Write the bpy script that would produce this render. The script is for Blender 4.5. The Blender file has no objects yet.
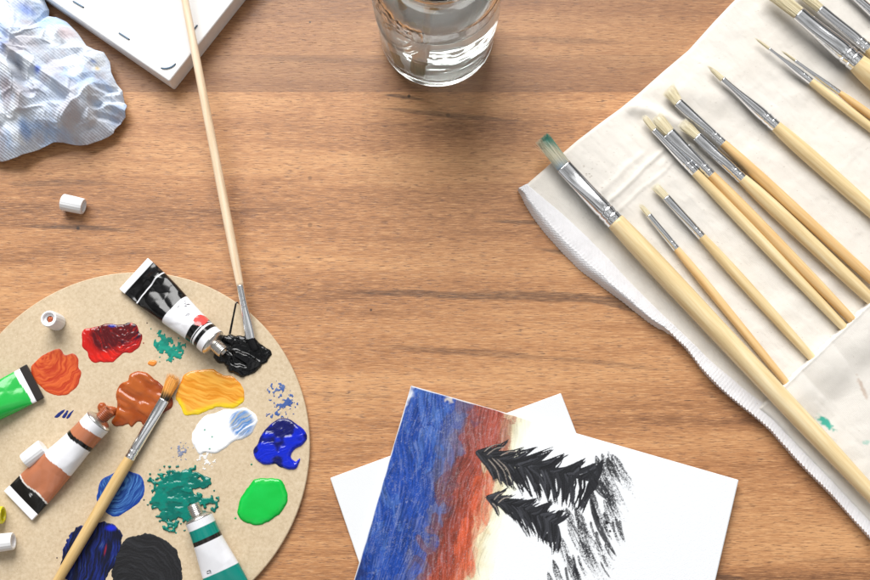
import bpy, math, random
import numpy as np
from mathutils import Vector, Matrix

SC = bpy.context.scene
COL = SC.collection
random.seed(5)

# ------------------------------------------------------------------ camera
TILT = math.radians(10.9)
DIST = 0.8156                      # along the view axis to the table
FPX = 1087.5                       # focal length in photograph pixels
CH = DIST * math.cos(TILT)
CAM = np.array([0.0, -DIST * math.sin(TILT), CH])
cam_d = bpy.data.cameras.new('camera')
cam_d.lens = 45.0
cam_d.sensor_width = 36.0
cam_d.clip_start = 0.02
cam_d.clip_end = 60
cam = bpy.data.objects.new('camera', cam_d)
cam.location = CAM
cam.rotation_euler = (TILT, 0, 0)
COL.objects.link(cam)
SC.camera = cam

# ------------------------------------------------------------------ light
world = bpy.data.worlds.new('World')
SC.world = world
world.use_nodes = True
wn = world.node_tree.nodes
wl = world.node_tree.links
bgn = wn['Background']
wco = wn.new('ShaderNodeTexCoord')
wsep = wn.new('ShaderNodeSeparateXYZ')
wmap = wn.new('ShaderNodeMapRange')
wmap.inputs[1].default_value = -0.2
wmap.inputs[2].default_value = 1.0
wrmp = wn.new('ShaderNodeValToRGB')
# unseen room: dim below, pale walls, light ceiling; dark band added for metal reflections
wrmp.color_ramp.elements[0].color = (0.08, 0.075, 0.07, 1)
wrmp.color_ramp.elements[1].color = (0.85, 0.85, 0.84, 1)
for p_, c_ in ((0.20, (0.14, 0.13, 0.12, 1)), (0.40, (1.0, 0.99, 0.97, 1)), (0.54, (0.16, 0.15, 0.14, 1)), (0.66, (0.20, 0.19, 0.18, 1)), (0.78, (1.0, 1.0, 1.0, 1))):
    e_ = wrmp.color_ramp.elements.new(p_)
    e_.color = c_
wnoi = wn.new('ShaderNodeTexNoise')  # uneven tone put in to break up the reflections
wnoi.inputs['Scale'].default_value = 2.6
wnoi.inputs['Detail'].default_value = 1.0
wl.new(wco.outputs['Generated'], wnoi.inputs['Vector'])
wnr = wn.new('ShaderNodeMapRange')
wnr.inputs[1].default_value = 0.36
wnr.inputs[2].default_value = 0.62
wnr.inputs[3].default_value = 0.25
wnr.inputs[4].default_value = 1.6
wl.new(wnoi.outputs['Fac'], wnr.inputs[0])
wmul = wn.new('ShaderNodeVectorMath')
wmul.operation = 'SCALE'
wl.new(wrmp.outputs[0], wmul.inputs[0])
wl.new(wnr.outputs[0], wmul.inputs['Scale'])
wl.new(wco.outputs['Generated'], wsep.inputs[0])
wl.new(wsep.outputs[2], wmap.inputs[0])
wl.new(wmap.outputs[0], wrmp.inputs[0])
wl.new(wmul.outputs[0], bgn.inputs[0])
bgn.inputs[1].default_value = 0.60


def area(name, loc, target, sx, sy, energy, color):
    d = bpy.data.lights.new(name, 'AREA')
    d.shape = 'RECTANGLE'
    d.size = sx
    d.size_y = sy
    d.energy = energy
    d.color = color
    o = bpy.data.objects.new(name, d)
    o.location = loc
    o.rotation_euler = (Vector(target) - Vector(loc)).to_track_quat('-Z', 'Y').to_euler()
    COL.objects.link(o)
    return o


area('window_light', (-0.8, 3.0, 2.7), (0, 0, 0), 3.3, 2.5, 304, (1.0, 0.985, 0.965))

SC.view_settings.view_transform = 'Standard'
SC.view_settings.look = 'None'
SC.view_settings.exposure = 0.0
SC.view_settings.gamma = 1.0
SC.render.engine = 'CYCLES'
SC.cycles.use_denoising = True
SC.cycles.max_bounces = 14
SC.cycles.transmission_bounces = 12
SC.cycles.glossy_bounces = 5
SC.cycles.diffuse_bounces = 4
SC.cycles.volume_bounces = 6
SC.cycles.caustics_refractive = True
SC.cycles.caustics_reflective = False
SC.cycles.blur_glossy = 0.5
SC.cycles.sample_clamp_indirect = 40.0


# ------------------------------------------------------------------ photo geometry
def P(px, py, z=0.0):
    """the point of the plane at height z seen at photograph pixel (px, py)"""
    px = np.asarray(px, float)
    py = np.asarray(py, float)
    u = (px - 435.0) / FPX
    v = (290.0 - py) / FPX
    dx = u
    dy = math.sin(TILT) + v * math.cos(TILT)
    dz = -math.cos(TILT) + v * math.sin(TILT)
    t = (z - CAM[2]) / dz
    return np.stack([CAM[0] + t * dx, CAM[1] + t * dy, np.zeros_like(t) + z], -1)


def PV(px, py, z=0.0):
    return Vector(P(px, py, z))


S = 0.00075                        # metres per photograph pixel on the table, roughly


# ------------------------------------------------------------------ noise
def _hash(ix, iy, seed):
    h = (ix.astype(np.int64) * 374761393 + iy.astype(np.int64) * 668265263 + seed * 1442695041) & 0x7FFFFFFF
    h = ((h ^ (h >> 13)) * 1274126177) & 0x7FFFFFFF
    h = (h ^ (h >> 16)) & 0xFFFF
    return h / 65535.0


def vn(x, y, seed=0, smooth=True):
    """value noise in 0..1"""
    x = np.asarray(x, float)
    y = np.asarray(y, float) + np.zeros_like(x)
    x = x + np.zeros_like(y)
    ix = np.floor(x)
    iy = np.floor(y)
    fx = x - ix
    fy = y - iy
    if smooth:
        fx = fx * fx * (3 - 2 * fx)
        fy = fy * fy * (3 - 2 * fy)
    a = _hash(ix, iy, seed)
    b = _hash(ix + 1, iy, seed)
    c = _hash(ix, iy + 1, seed)
    d = _hash(ix + 1, iy + 1, seed)
    return (a * (1 - fx) + b * fx) * (1 - fy) + (c * (1 - fx) + d * fx) * fy


def fbm(x, y, seed=0, octv=4):
    s = 0
    a = 0.5
    for i in range(octv):
        s = s + a * vn(x * 2 ** i, y * 2 ** i, seed + i * 17)
        a *= 0.5
    return s / (1 - 0.5 ** octv)


def facet(x, y, seed=0):
    """piecewise flat triangles with random corner heights, 0..1"""
    sk = (x + y) * 0.36602540378
    xs = x + sk
    ys = y + sk
    ix = np.floor(xs)
    iy = np.floor(ys)
    fx = xs - ix
    fy = ys - iy
    h00 = _hash(ix, iy, seed)
    h11 = _hash(ix + 1, iy + 1, seed)
    up = fx > fy
    hm = np.where(up, _hash(ix + 1, iy, seed), _hash(ix, iy + 1, seed))
    big = np.maximum(fx, fy)
    small = np.minimum(fx, fy)
    return h00 * (1 - big) + hm * (big - small) + h11 * small


def sstep(a, b, x):
    t = np.clip((x - a) / (b - a), 0, 1)
    return t * t * (3 - 2 * t)


def srgb(r, g, b):
    c = np.array([r, g, b], float) / 255.0
    return np.where(c <= 0.04045, c / 12.92, ((c + 0.055) / 1.055) ** 2.4)


def mixc(c0, c1, t):
    t = np.asarray(t)[..., None]
    return c0 * (1 - t) + c1 * t


def smooth_poly(pts, n=6, closed=True):
    """Catmull-Rom through the points"""
    pts = np.array(pts, float)
    m = len(pts)
    out = []
    for i in range(m if closed else m - 1):
        if closed:
            p0, p1, p2, p3 = pts[i - 1], pts[i], pts[(i + 1) % m], pts[(i + 2) % m]
        else:
            p0, p1, p2, p3 = pts[max(i - 1, 0)], pts[i], pts[i + 1], pts[min(i + 2, m - 1)]
        for k in range(n):
            t = k / n
            out.append(0.5 * (2 * p1 + (p2 - p0) * t + (2 * p0 - 5 * p1 + 4 * p2 - p3) * t * t + (3 * p1 - p0 - 3 * p2 + p3) * t ** 3))
    if not closed:
        out.append(pts[-1])
    return np.array(out)


def signed_dist(X, Y, poly):
    """distance to a closed polygon, positive inside"""
    d2 = np.full(X.shape, 1e18)
    inside = np.zeros(X.shape, bool)
    n = len(poly)
    for i in range(n):
        ax, ay = poly[i]
        bx, by = poly[(i + 1) % n]
        ex, ey = bx - ax, by - ay
        l2 = ex * ex + ey * ey + 1e-12
        t = np.clip(((X - ax) * ex + (Y - ay) * ey) / l2, 0, 1)
        d2 = np.minimum(d2, (X - ax - t * ex) ** 2 + (Y - ay - t * ey) ** 2)
        cond = (ay > Y) != (by > Y)
        xi = ax + (Y - ay) / (by - ay + 1e-12) * ex
        inside ^= cond & (X < xi)
    d = np.sqrt(d2)
    return np.where(inside, d, -d)


# ------------------------------------------------------------------ scene helpers
def tag(o, label=None, cat=None, group=None, kind=None):
    if label:
        o['label'] = label
    if cat:
        o['category'] = cat
    if group:
        o['group'] = group
    if kind:
        o['kind'] = kind
    return o


def empty(name, loc=(0, 0, 0), mat=None):
    o = bpy.data.objects.new(name, None)
    o.empty_display_size = 0.01
    if mat is not None:
        o.matrix_world = mat
    else:
        o.location = loc
    COL.objects.link(o)
    return o


def mesh_obj(name, verts, faces, mat, parent=None, smooth=True, col=None):
    me = bpy.data.meshes.new(name)
    verts = np.asarray(verts, np.float32)
    if isinstance(faces, np.ndarray):
        k = faces.shape[1]
        me.vertices.add(len(verts))
        me.vertices.foreach_set('co', verts.ravel())
        me.loops.add(faces.size)
        me.loops.foreach_set('vertex_index', faces.astype(np.int32).ravel())
        me.polygons.add(len(faces))
        me.polygons.foreach_set('loop_start', np.arange(0, faces.size, k, dtype=np.int32))
        me.update(calc_edges=True)
    else:
        me.from_pydata([tuple(map(float, v)) for v in verts], [], faces)
    me.validate()
    if smooth:
        me.polygons.foreach_set('use_smooth', np.ones(len(me.polygons), bool))
    if col is not None:
        ca = me.color_attributes.new('Col', 'FLOAT_COLOR', 'POINT')
        rgba = np.ones((len(verts), 4), np.float32)
        rgba[:, :3] = col
        ca.data.foreach_set('color', rgba.ravel())
    if mat is not None:
        me.materials.append(mat)
    o = bpy.data.objects.new(name, me)
    COL.objects.link(o)
    if parent is not None:
        o.parent = parent
    return o


def grid_faces(nu, nv, keep=None, wrap_u=False):
    """quads of an (nu, nv) vertex grid, index = i * nv + j"""
    iu = np.arange(nu if wrap_u else nu - 1)
    jv = np.arange(nv - 1)
    I, J = np.meshgrid(iu, jv, indexing='ij')
    I2 = (I + 1) % nu
    f = np.stack([I * nv + J, I2 * nv + J, I2 * nv + J + 1, I * nv + J + 1], -1).reshape(-1, 4)
    if keep is not None:
        k = keep.ravel()
        f = f[k[f].any(axis=1)]
    return f


def compact(verts, faces, col=None):
    used = np.unique(faces)
    mp = np.zeros(len(verts), np.int64)
    mp[used] = np.arange(len(used))
    return verts[used], mp[faces], (None if col is None else col[used])


def lathe(stations, seg=24, cap0=True, cap1=True):
    """rings along +X: stations of (x, half width, half height, centre z)"""
    st = np.array(stations, float)
    a = np.linspace(0, 2 * math.pi, seg, endpoint=False)
    n = len(st)
    V = np.zeros((n, seg, 3))
    V[..., 0] = st[:, 0:1]
    V[..., 1] = st[:, 1:2] * np.cos(a)
    V[..., 2] = st[:, 2:3] * np.sin(a) + (st[:, 3:4] if st.shape[1] > 3 else 0)
    faces = []
    for i in range(n - 1):
        for j in range(seg):
            j2 = (j + 1) % seg
            faces.append((i * seg + j, i * seg + j2, (i + 1) * seg + j2, (i + 1) * seg + j))
    faces = [f[::-1] for f in faces]
    if cap0:
        faces.append(tuple(range(seg)))
    if cap1:
        faces.append(tuple((n - 1) * seg + j for j in reversed(range(seg))))
    # outward winding: flip everything when the signed volume is negative
    v = V.reshape(-1, 3)
    return v, faces


def zlathe(profile, seg=64, closed=False):
    """rings about +Z from (r, z) pairs"""
    pr = np.array(profile, float)
    a = np.linspace(0, 2 * math.pi, seg, endpoint=False)
    n = len(pr)
    V = np.zeros((n, seg, 3))
    V[..., 0] = pr[:, 0:1] * np.cos(a)
    V[..., 1] = pr[:, 0:1] * np.sin(a)
    V[..., 2] = pr[:, 1:2]
    faces = []
    for i in range(n if closed else n - 1):
        i2 = (i + 1) % n
        for j in range(seg):
            j2 = (j + 1) % seg
            faces.append((i * seg + j, i * seg + j2, i2 * seg + j2, i2 * seg + j))
    return V.reshape(-1, 3), faces


def fix_normals(o):
    import bmesh
    bm = bmesh.new()
    bm.from_mesh(o.data)
    bmesh.ops.recalc_face_normals(bm, faces=bm.faces)
    bm.to_mesh(o.data)
    bm.free()
    return o


def bevel_mod(o, w, seg=2):
    m = o.modifiers.new('bevel', 'BEVEL')
    m.width = w
    m.segments = seg
    m.limit_method = 'ANGLE'
    return o


def box_verts(x0, x1, y0, y1, z0, z1):
    v = [(x0, y0, z0), (x1, y0, z0), (x1, y1, z0), (x0, y1, z0), (x0, y0, z1), (x1, y0, z1), (x1, y1, z1), (x0, y1, z1)]
    f = [(0, 3, 2, 1), (4, 5, 6, 7), (0, 1, 5, 4), (1, 2, 6, 5), (2, 3, 7, 6), (3, 0, 4, 7)]
    return v, f


# ------------------------------------------------------------------ node helpers
class Mat:
    def __init__(self, name):
        self.m = bpy.data.materials.new(name)
        self.m.use_nodes = True
        self.t = self.m.node_tree
        self.b = self.t.nodes['Principled BSDF']

    def n(self, kind, **kw):
        nd = self.t.nodes.new(kind)
        for k, v in kw.items():
            setattr(nd, k, v)
        return nd

    def put(self, sock, val):
        if isinstance(val, bpy.types.NodeSocket):
            self.t.links.new(val, sock)
        elif isinstance(val, (tuple, list, np.ndarray)):
            val = tuple(float(q) for q in val)
            if len(sock.default_value) == 4 and len(val) == 3:
                val = val + (1.0,)
            sock.default_value = val
        else:
            sock.default_value = val

    def math(self, op, a, b=0.0, c=None, clamp=False):
        nd = self.n('ShaderNodeMath', operation=op)
        nd.use_clamp = clamp
        self.put(nd.inputs[0], a)
        self.put(nd.inputs[1], b)
        if c is not None:
            self.put(nd.inputs[2], c)
        return nd.outputs[0]

    def noise(self, vec, scale, detail=2.0, rough=0.5, dist=0.0):
        nd = self.n('ShaderNodeTexNoise')
        self.put(nd.inputs['Vector'], vec)
        nd.inputs['Scale'].default_value = scale
        nd.inputs['Detail'].default_value = detail
        nd.inputs['Roughness'].default_value = rough
        nd.inputs['Distortion'].default_value = dist
        return nd.outputs['Fac']

    def mapping(self, vec, scale=(1, 1, 1), loc=(0, 0, 0), rot=(0, 0, 0)):
        nd = self.n('ShaderNodeMapping')
        self.put(nd.inputs[0], vec)
        nd.inputs['Scale'].default_value = scale
        nd.inputs['Location'].default_value = loc
        nd.inputs['Rotation'].default_value = rot
        return nd.outputs[0]

    def coord(self, what='Object'):
        return self.n('ShaderNodeTexCoord').outputs[what]

    def ramp(self, fac, stops):
        nd = self.n('ShaderNodeValToRGB')
        self.put(nd.inputs[0], fac)
        el = nd.color_ramp.elements
        while len(el) < len(stops):
            el.new(0.5)
        for e, (p, c) in zip(el, stops):
            e.position = p
            if not hasattr(c, '__len__'):
                c = (c, c, c)
            e.color = tuple(float(q) for q in c) + (1.0,)
        return nd.outputs[0]

    def mix(self, fac, a, b, blend='MIX'):
        nd = self.n('ShaderNodeMix', data_type='RGBA', blend_type=blend)
        self.put(nd.inputs[0], fac)
        self.put(nd.inputs[6], a)
        self.put(nd.inputs[7], b)
        return nd.outputs[2]

    def maprange(self, v, a, b, c=0.0, d=1.0, smooth=False):
        nd = self.n('ShaderNodeMapRange')
        if smooth:
            nd.interpolation_type = 'SMOOTHSTEP'
        self.put(nd.inputs[0], v)
        for i, q in enumerate((a, b, c, d)):
            self.put(nd.inputs[i + 1], q)
        return nd.outputs[0]

    def bump(self, h, strength=0.3, dist=0.0005):
        nd = self.n('ShaderNodeBump')
        self.put(nd.inputs['Height'], h)
        nd.inputs['Strength'].default_value = strength
        nd.inputs['Distance'].default_value = dist
        self.t.links.new(nd.outputs[0], self.b.inputs['Normal'])

    def attr(self):
        nd = self.n('ShaderNodeVertexColor')
        nd.layer_name = 'Col'
        return nd.outputs[0]

    def set(self, **kw):
        names = dict(color='Base Color', rough='Roughness', metal='Metallic', trans='Transmission Weight', ior='IOR', coat='Coat Weight',
                     spec='Specular IOR Level', sheen='Sheen Weight', sub='Subsurface Weight', coatr='Coat Roughness', alpha='Alpha')
        for k, v in kw.items():
            self.put(self.b.inputs[names[k]], v)
        return self


# ------------------------------------------------------------------ materials
def wood_table():
    M = Mat('table_wood')
    co = M.coord()
    sep = M.n('ShaderNodeSeparateXYZ')
    M.put(sep.inputs[0], co)
    x, y = sep.outputs[0], sep.outputs[1]
    broad = M.noise(M.mapping(co, (2.6, 30, 1), (3.1, 1.7, 0)), 1.0, 3.0, 0.55, 0.35)
    mid = M.noise(M.mapping(co, (14, 190, 1), (0.4, 9.0, 0)), 1.0, 4.0, 0.6, 0.3)
    fine = M.noise(M.mapping(co, (95, 1150, 1)), 1.0, 3.0, 0.7)
    pore = M.noise(M.mapping(co, (120, 1300, 1), (7, 3, 0)), 1.0, 2.0, 0.65)
    cloudy = M.noise(M.mapping(co, (9, 9, 1), (5, 2, 0)), 1.0, 2.0)
    lo = srgb(114, 75, 48)
    hi = srgb(209, 158, 109)
    v = M.math('ADD', M.math('MULTIPLY', broad, 0.62), M.math('MULTIPLY', mid, 0.30))
    v = M.math('ADD', v, M.math('MULTIPLY', fine, 0.60))
    v = M.math('ADD', v, M.math('MULTIPLY', cloudy, 0.05))
    base = M.ramp(v, [(0.56, lo), (0.76, srgb(175, 123, 80)), (0.96, hi)])
    # small dark pores running along the grain
    pm = M.maprange(pore, 0.54, 0.68, 0.0, 0.95, True)
    pm = M.math('MULTIPLY', pm, M.maprange(mid, 0.35, 0.65, 0.30, 1.0))
    base = M.mix(pm, base, srgb(84, 52, 33))
    lt = M.maprange(fine, 0.54, 0.72, 0.0, 0.5, True)
    base = M.mix(lt, base, srgb(216, 170, 124))
    # staves of the laminate: the tint jumps at the seams
    y1 = float(P(435, 91.5)[1])
    y2 = float(P(435, 55.5)[1])
    y3 = float(P(435, 23)[1])
    s1 = M.math('GREATER_THAN', y, y1)
    s2 = M.math('GREATER_THAN', y, y2)
    s3 = M.math('GREATER_THAN', y, y3)
    st = M.math('SUBTRACT', M.math('MULTIPLY', s1, 0.44), M.math('MULTIPLY', s2, 0.14))
    st = M.math('ADD', st, M.math('MULTIPLY', s3, 0.08))
    base = M.mix(st, base, srgb(106, 74, 54))
    for yy in (y1, y2):
        d = M.math('ABSOLUTE', M.math('SUBTRACT', y, yy))
        base = M.mix(M.maprange(d, 0.0002, 0.0007, 0.22, 0.0), base, srgb(80, 50, 36))
    # dark flecks and knots of this very board
    w1 = M.math('SUBTRACT', M.noise(M.mapping(co, (24, 60, 1), (2, 8, 0)), 1.0, 3.0), 0.5)
    w2 = M.math('SUBTRACT', M.noise(M.mapping(co, (60, 700, 1)), 1.0, 2.0), 0.5)
    flecks = [(78, 228, 60, 3.0, .045, .75), (404, 97, 24, 2.2, .13, .8), (450, 115, 80, 3.2, .10, .6), (60, 183, 60, 4.0, .0, .45), (522, 222, 34, 2.4, .04, .7),
              (585, 255, 55, 2.8, .13, .75), (445, 295, 105, 4.5, .03, .72), (565, 297, 95, 5.5, .06, .72), (632, 308, 60, 3.4, .18, .75),
              (465, 352, 95, 4.0, .07, .42), (600, 363, 70, 3.0, .10, .35), (732, 579, 20, 4, .2, .7), (760, 250, 90, 5, .05, .5), (250, 262, 60, 2.5, .02, .22),
              (690, 505, 70, 2.5, .03, .3), (840, 560, 50, 3, .02, .25), (330, 60, 80, 3, .03, .3), (560, 40, 70, 4, .05, .35), (350, 395, 50, 3, .03, .22)]
    mask = None
    for (fx, fy, a, b, sl, amt) in flecks:
        c = P(fx, fy)
        dx = M.math('SUBTRACT', x, float(c[0]))
        dy = M.math('SUBTRACT', y, float(c[1]))
        dy = M.math('ADD', dy, M.math('MULTIPLY', dx, sl))
        dy = M.math('ADD', dy, M.math('MULTIPLY', w1, b * S * 1.6))
        ex = M.math('DIVIDE', dx, a * S)
        ey = M.math('DIVIDE', dy, b * S)
        q = M.math('ADD', M.math('MULTIPLY', ex, ex), M.math('MULTIPLY', ey, ey))
        q = M.math('ADD', q, M.math('MULTIPLY', w2, 0.9))
        q = M.maprange(q, 0.35, 1.15, amt, 0.0, True)
        mask = q if mask is None else M.math('MAXIMUM', mask, q)
    mask = M.math('MULTIPLY', mask, M.maprange(fine, 0.35, 0.6, 1.0, 0.62))
    base = M.mix(mask, base, srgb(70, 49, 38))
    for (fx, fy, r) in [(78, 228, 1.6), (448, 115, 2.0), (371, 310, 1.1), (409, 96, 1.6), (310, 225, 2.2), (310, 178, 2.0), (310, 22, 1.0)]:
        c = P(fx, fy)
        dx = M.math('SUBTRACT', x, float(c[0]))
        dy = M.math('SUBTRACT', y, float(c[1]))
        q = M.math('SQRT', M.math('ADD', M.math('MULTIPLY', dx, dx), M.math('MULTIPLY', dy, dy)))
        base = M.mix(M.maprange(q, r * S * 0.6, r * S * 1.5, 0.85 if r < 2 else 0.45, 0.0, True), base, srgb(40, 28, 22))
    M.set(color=base, rough=M.maprange(fine, 0.3, 0.7, 0.38, 0.52), spec=0.5)
    M.bump(M.math('SUBTRACT', M.math('MULTIPLY', fine, 0.5), M.math('MULTIPLY', pm, 1.0)), 0.35, 0.0004)
    return M.m


def hardboard():
    M = Mat('hardboard')
    co = M.coord()
    n1 = M.noise(co, 420, 3.0, 0.7)
    n2 = M.noise(co, 160, 3.0, 0.6)
    n3 = M.noise(co, 900, 1.0, 0.5)
    v = M.math('ADD', M.math('MULTIPLY', n1, 0.75), M.math('MULTIPLY', n2, 0.25))
    c = M.ramp(v, [(0.3, srgb(184, 164, 135)), (0.5, srgb(199, 180, 151)), (0.72, srgb(211, 194, 168))])
    dark = M.maprange(n3, 0.72, 0.78, 0.0, 0.45, True)
    c = M.mix(dark, c, srgb(120, 90, 62))
    light = M.maprange(M.noise(M.mapping(co, (1, 1, 1), (4, 4, 4)), 700, 1.0), 0.70, 0.77, 0.0, 0.4, True)
    c = M.mix(light, c, srgb(240, 226, 200))
    M.set(color=c, rough=0.62, spec=0.3)
    M.bump(n1, 0.25, 0.0003)
    return M.m


def attr_mat(name, rough=0.4, spec=0.5, coat=0.0, bump=0.0, bscale=900, bdist=0.0003, sub=0.0):
    M = Mat(name)
    M.set(color=M.attr(), rough=rough, spec=spec, coat=coat)
    if bump:
        M.bump(M.noise(M.coord(), bscale, 2.0, 0.6), bump, bdist)
    return M.m


def plain(name, color, rough=0.5, spec=0.5, metal=0.0, bump=0.0, bscale=600, var=0.0, coat=0.0):
    M = Mat(name)
    c = tuple(color)
    n = M.noise(M.coord(), bscale, 3.0, 0.6)
    if var:
        c = M.mix(M.maprange(n, 0.3, 0.7, 0.0, var), tuple(color), tuple(np.array(color) * 0.6))
    M.set(color=c, rough=rough, spec=spec, metal=metal, coat=coat)
    if bump:
        M.bump(n, bump, 0.0003)
    return M.m


def handle_wood(name, lo, mid, hi):
    M = Mat(name)
    co = M.coord()
    oi = M.n('ShaderNodeObjectInfo').outputs['Random']
    off = M.n('ShaderNodeVectorMath', operation='ADD')
    M.put(off.inputs[0], co)
    cmb = M.n('ShaderNodeCombineXYZ')
    M.put(cmb.inputs[0], oi)
    M.put(cmb.inputs[1], oi)
    M.t.links.new(cmb.outputs[0], off.inputs[1])
    g = M.noise(M.mapping(off.outputs[0], (26, 420, 420)), 1.0, 3.0, 0.6, 0.2)
    b = M.noise(M.mapping(off.outputs[0], (9, 120, 120)), 1.0, 2.0)
    v = M.math('ADD', M.math('MULTIPLY', g, 0.55), M.math('MULTIPLY', b, 0.45))
    c = M.ramp(v, [(0.32, lo), (0.5, mid), (0.68, hi)])
    M.set(color=c, rough=0.38, spec=0.45, coat=0.12)
    M.bump(g, 0.15, 0.0002)
    return M.m


def cloth_mat(name, tint=(1, 1, 1), wscale=2600, twill=False):
    M = Mat(name)
    co = M.coord()
    a = M.n('ShaderNodeTexWave', wave_type='BANDS', bands_direction='X')
    b = M.n('ShaderNodeTexWave', wave_type='BANDS', bands_direction='Y')
    rot = M.mapping(co, (1, 1, 1), (0, 0, 0), (0, 0, math.radians(42)))
    for w in (a, b):
        M.put(w.inputs['Vector'], rot)
        w.inputs['Scale'].default_value = wscale / 6.2832
        w.inputs['Distortion'].default_value = 1.2
        w.inputs['Detail'].default_value = 1.0
        w.inputs['Detail Scale'].default_value = 0.4
    h = M.math('MULTIPLY', a.outputs['Fac'], b.outputs['Fac'])
    f = M.noise(co, 1300, 2.0, 0.7)
    h2 = M.math('ADD', M.math('MULTIPLY', h, 0.5), M.math('MULTIPLY', f, 0.7))
    c = M.mix(M.maprange(h2, 0.25, 0.8, 0.0, 1.0), M.attr(), (1.0, 1.0, 1.0), 'MULTIPLY')
    speck = M.maprange(M.noise(M.mapping(co, (1, 1, 1), (2, 2, 2)), 620, 1.0), 0.76, 0.80, 0.0, 0.35, True)
    c = M.mix(speck, c, srgb(150, 130, 108))
    c = M.mix(M.maprange(h2, 0.2, 0.6, 0.10, 0.0), c, srgb(165, 158, 150))
    lint = M.noise(M.mapping(co, (1, 1, 1), (6, 1, 3)), 240, 4.0, 0.7)
    c = M.mix(M.maprange(lint, 0.52, 0.75, 0.0, 0.10), c, srgb(176, 166, 152))
    M.set(color=c, rough=0.9, spec=0.15, sheen=0.15)
    M.bump(M.math('ADD', h2, M.math('MULTIPLY', lint, 0.8)), 0.7, 0.0004)
    return M.m


MAT = {}
MAT['table'] = wood_table()
MAT['board'] = hardboard()
MAT['board_edge'] = MAT['board']
MAT['wet'] = attr_mat('wet_paint', 0.12, 0.42, 0.0, 0.12, 260, 0.0006)
MAT['satin'] = attr_mat('drying_paint', 0.38, 0.3, 0.0, 0.35, 500, 0.0003)
MAT['matte'] = attr_mat('dry_paint', 0.6, 0.3, 0.0, 0.5, 800, 0.0003)
MAT['picture'] = attr_mat('painted_canvas', 0.6, 0.2, 0.0, 0.5, 1100, 0.0003)
MAT['tube'] = attr_mat('tube_foil', 0.16, 0.45, 0.0, 0.1, 120, 0.0006)
MAT['panel'] = plain('panel_white', (0.725, 0.745, 0.765), 0.7, 0.3, 0, 0.25, 1400)
MAT['canvas'] = plain('canvas_white', (0.80, 0.80, 0.80), 0.8, 0.2, 0, 0.35, 1500)
MAT['plastic'] = plain('white_plastic', (0.83, 0.84, 0.86), 0.38, 0.5, 0, 0.0)
MAT['yellow_plastic'] = plain('yellow_plastic', srgb(214, 205, 20), 0.35, 0.5)
MAT['metal'] = plain('ferrule_metal', (0.90, 0.91, 0.93), 0.17, 0.5, 1.0, 0.12, 350)
MAT['tin'] = plain('tube_metal', (0.68, 0.66, 0.63), 0.28, 0.5, 1.0, 0.15, 500)
MAT['staple'] = plain('staple_steel', srgb(62, 84, 104), 0.35, 0.5, 0.6)
MAT['pale_wood'] = handle_wood('pale_handle_wood', srgb(206, 178, 126), srgb(225, 201, 153), srgb(238, 221, 182))
MAT['orange_wood'] = handle_wood('orange_handle_wood', srgb(203, 160, 104), srgb(222, 184, 128), srgb(234, 204, 154))
MAT['white_wood'] = handle_wood('white_handle_wood', srgb(216, 186, 150), srgb(233, 210, 180), srgb(243, 226, 202))
MAT['olive_wood'] = handle_wood('worn_handle_wood', srgb(180, 145, 88), srgb(203, 170, 112), srgb(220, 190, 136))
MAT['hair'] = attr_mat('bristle_hair', 0.5, 0.35)
MAT['cloth'] = cloth_mat('roll_cloth')
MAT['trim'] = cloth_mat('roll_trim', wscale=2000)


def mpp(px, py, z=0.0):
    """metres per photograph pixel there"""
    v = (290.0 - py) / FPX
    dz = -math.cos(TILT) + v * math.sin(TILT)
    return ((z - CAM[2]) / dz) / FPX


# ================================================================== table
def build_table():
    v, f = box_verts(-1.1, 1.1, -0.75, 0.75, -0.03, 0.0)
    o = mesh_obj('table_top', v, f, MAT['table'], smooth=False)
    bevel_mod(o, 0.003)
    tag(o, 'brown walnut laminate table top with dark grain flecks', 'table', kind='structure')


build_table()

# ================================================================== palette
ZP = 0.0042
edge_px = [(0, 333), (42, 300), (110, 275), (140, 272), (177, 276), (204, 283), (235, 302), (247, 310), (274, 337), (294, 367), (304, 400), (309, 440), (304.6, 480),
           (306, 469), (294, 518), (259, 579)]
ew = np.array([P(a, b, ZP) for a, b in edge_px])[:, :2]
A_ = np.c_[2 * ew, np.ones(len(ew))]
sol = np.linalg.lstsq(A_, (ew ** 2).sum(1), rcond=None)[0]
PC = sol[:2]
PR = math.sqrt(sol[2] + (PC ** 2).sum())
palette = empty('palette', (PC[0], PC[1], 0))
tag(palette, 'round tan hardboard palette covered with dabs of paint', 'palette')
prof = [(0.0, 0.0004), (PR - 0.0006, 0.0004), (PR, 0.001), (PR, ZP - 0.0007), (PR - 0.0002, ZP - 0.0003), (PR - 0.0007, ZP), (PR * 0.5, ZP), (0.0, ZP)]
v, f = zlathe(prof, 220)
o = mesh_obj('board', v, f, MAT['board'], palette, smooth=False)
fix_normals(o)


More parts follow.
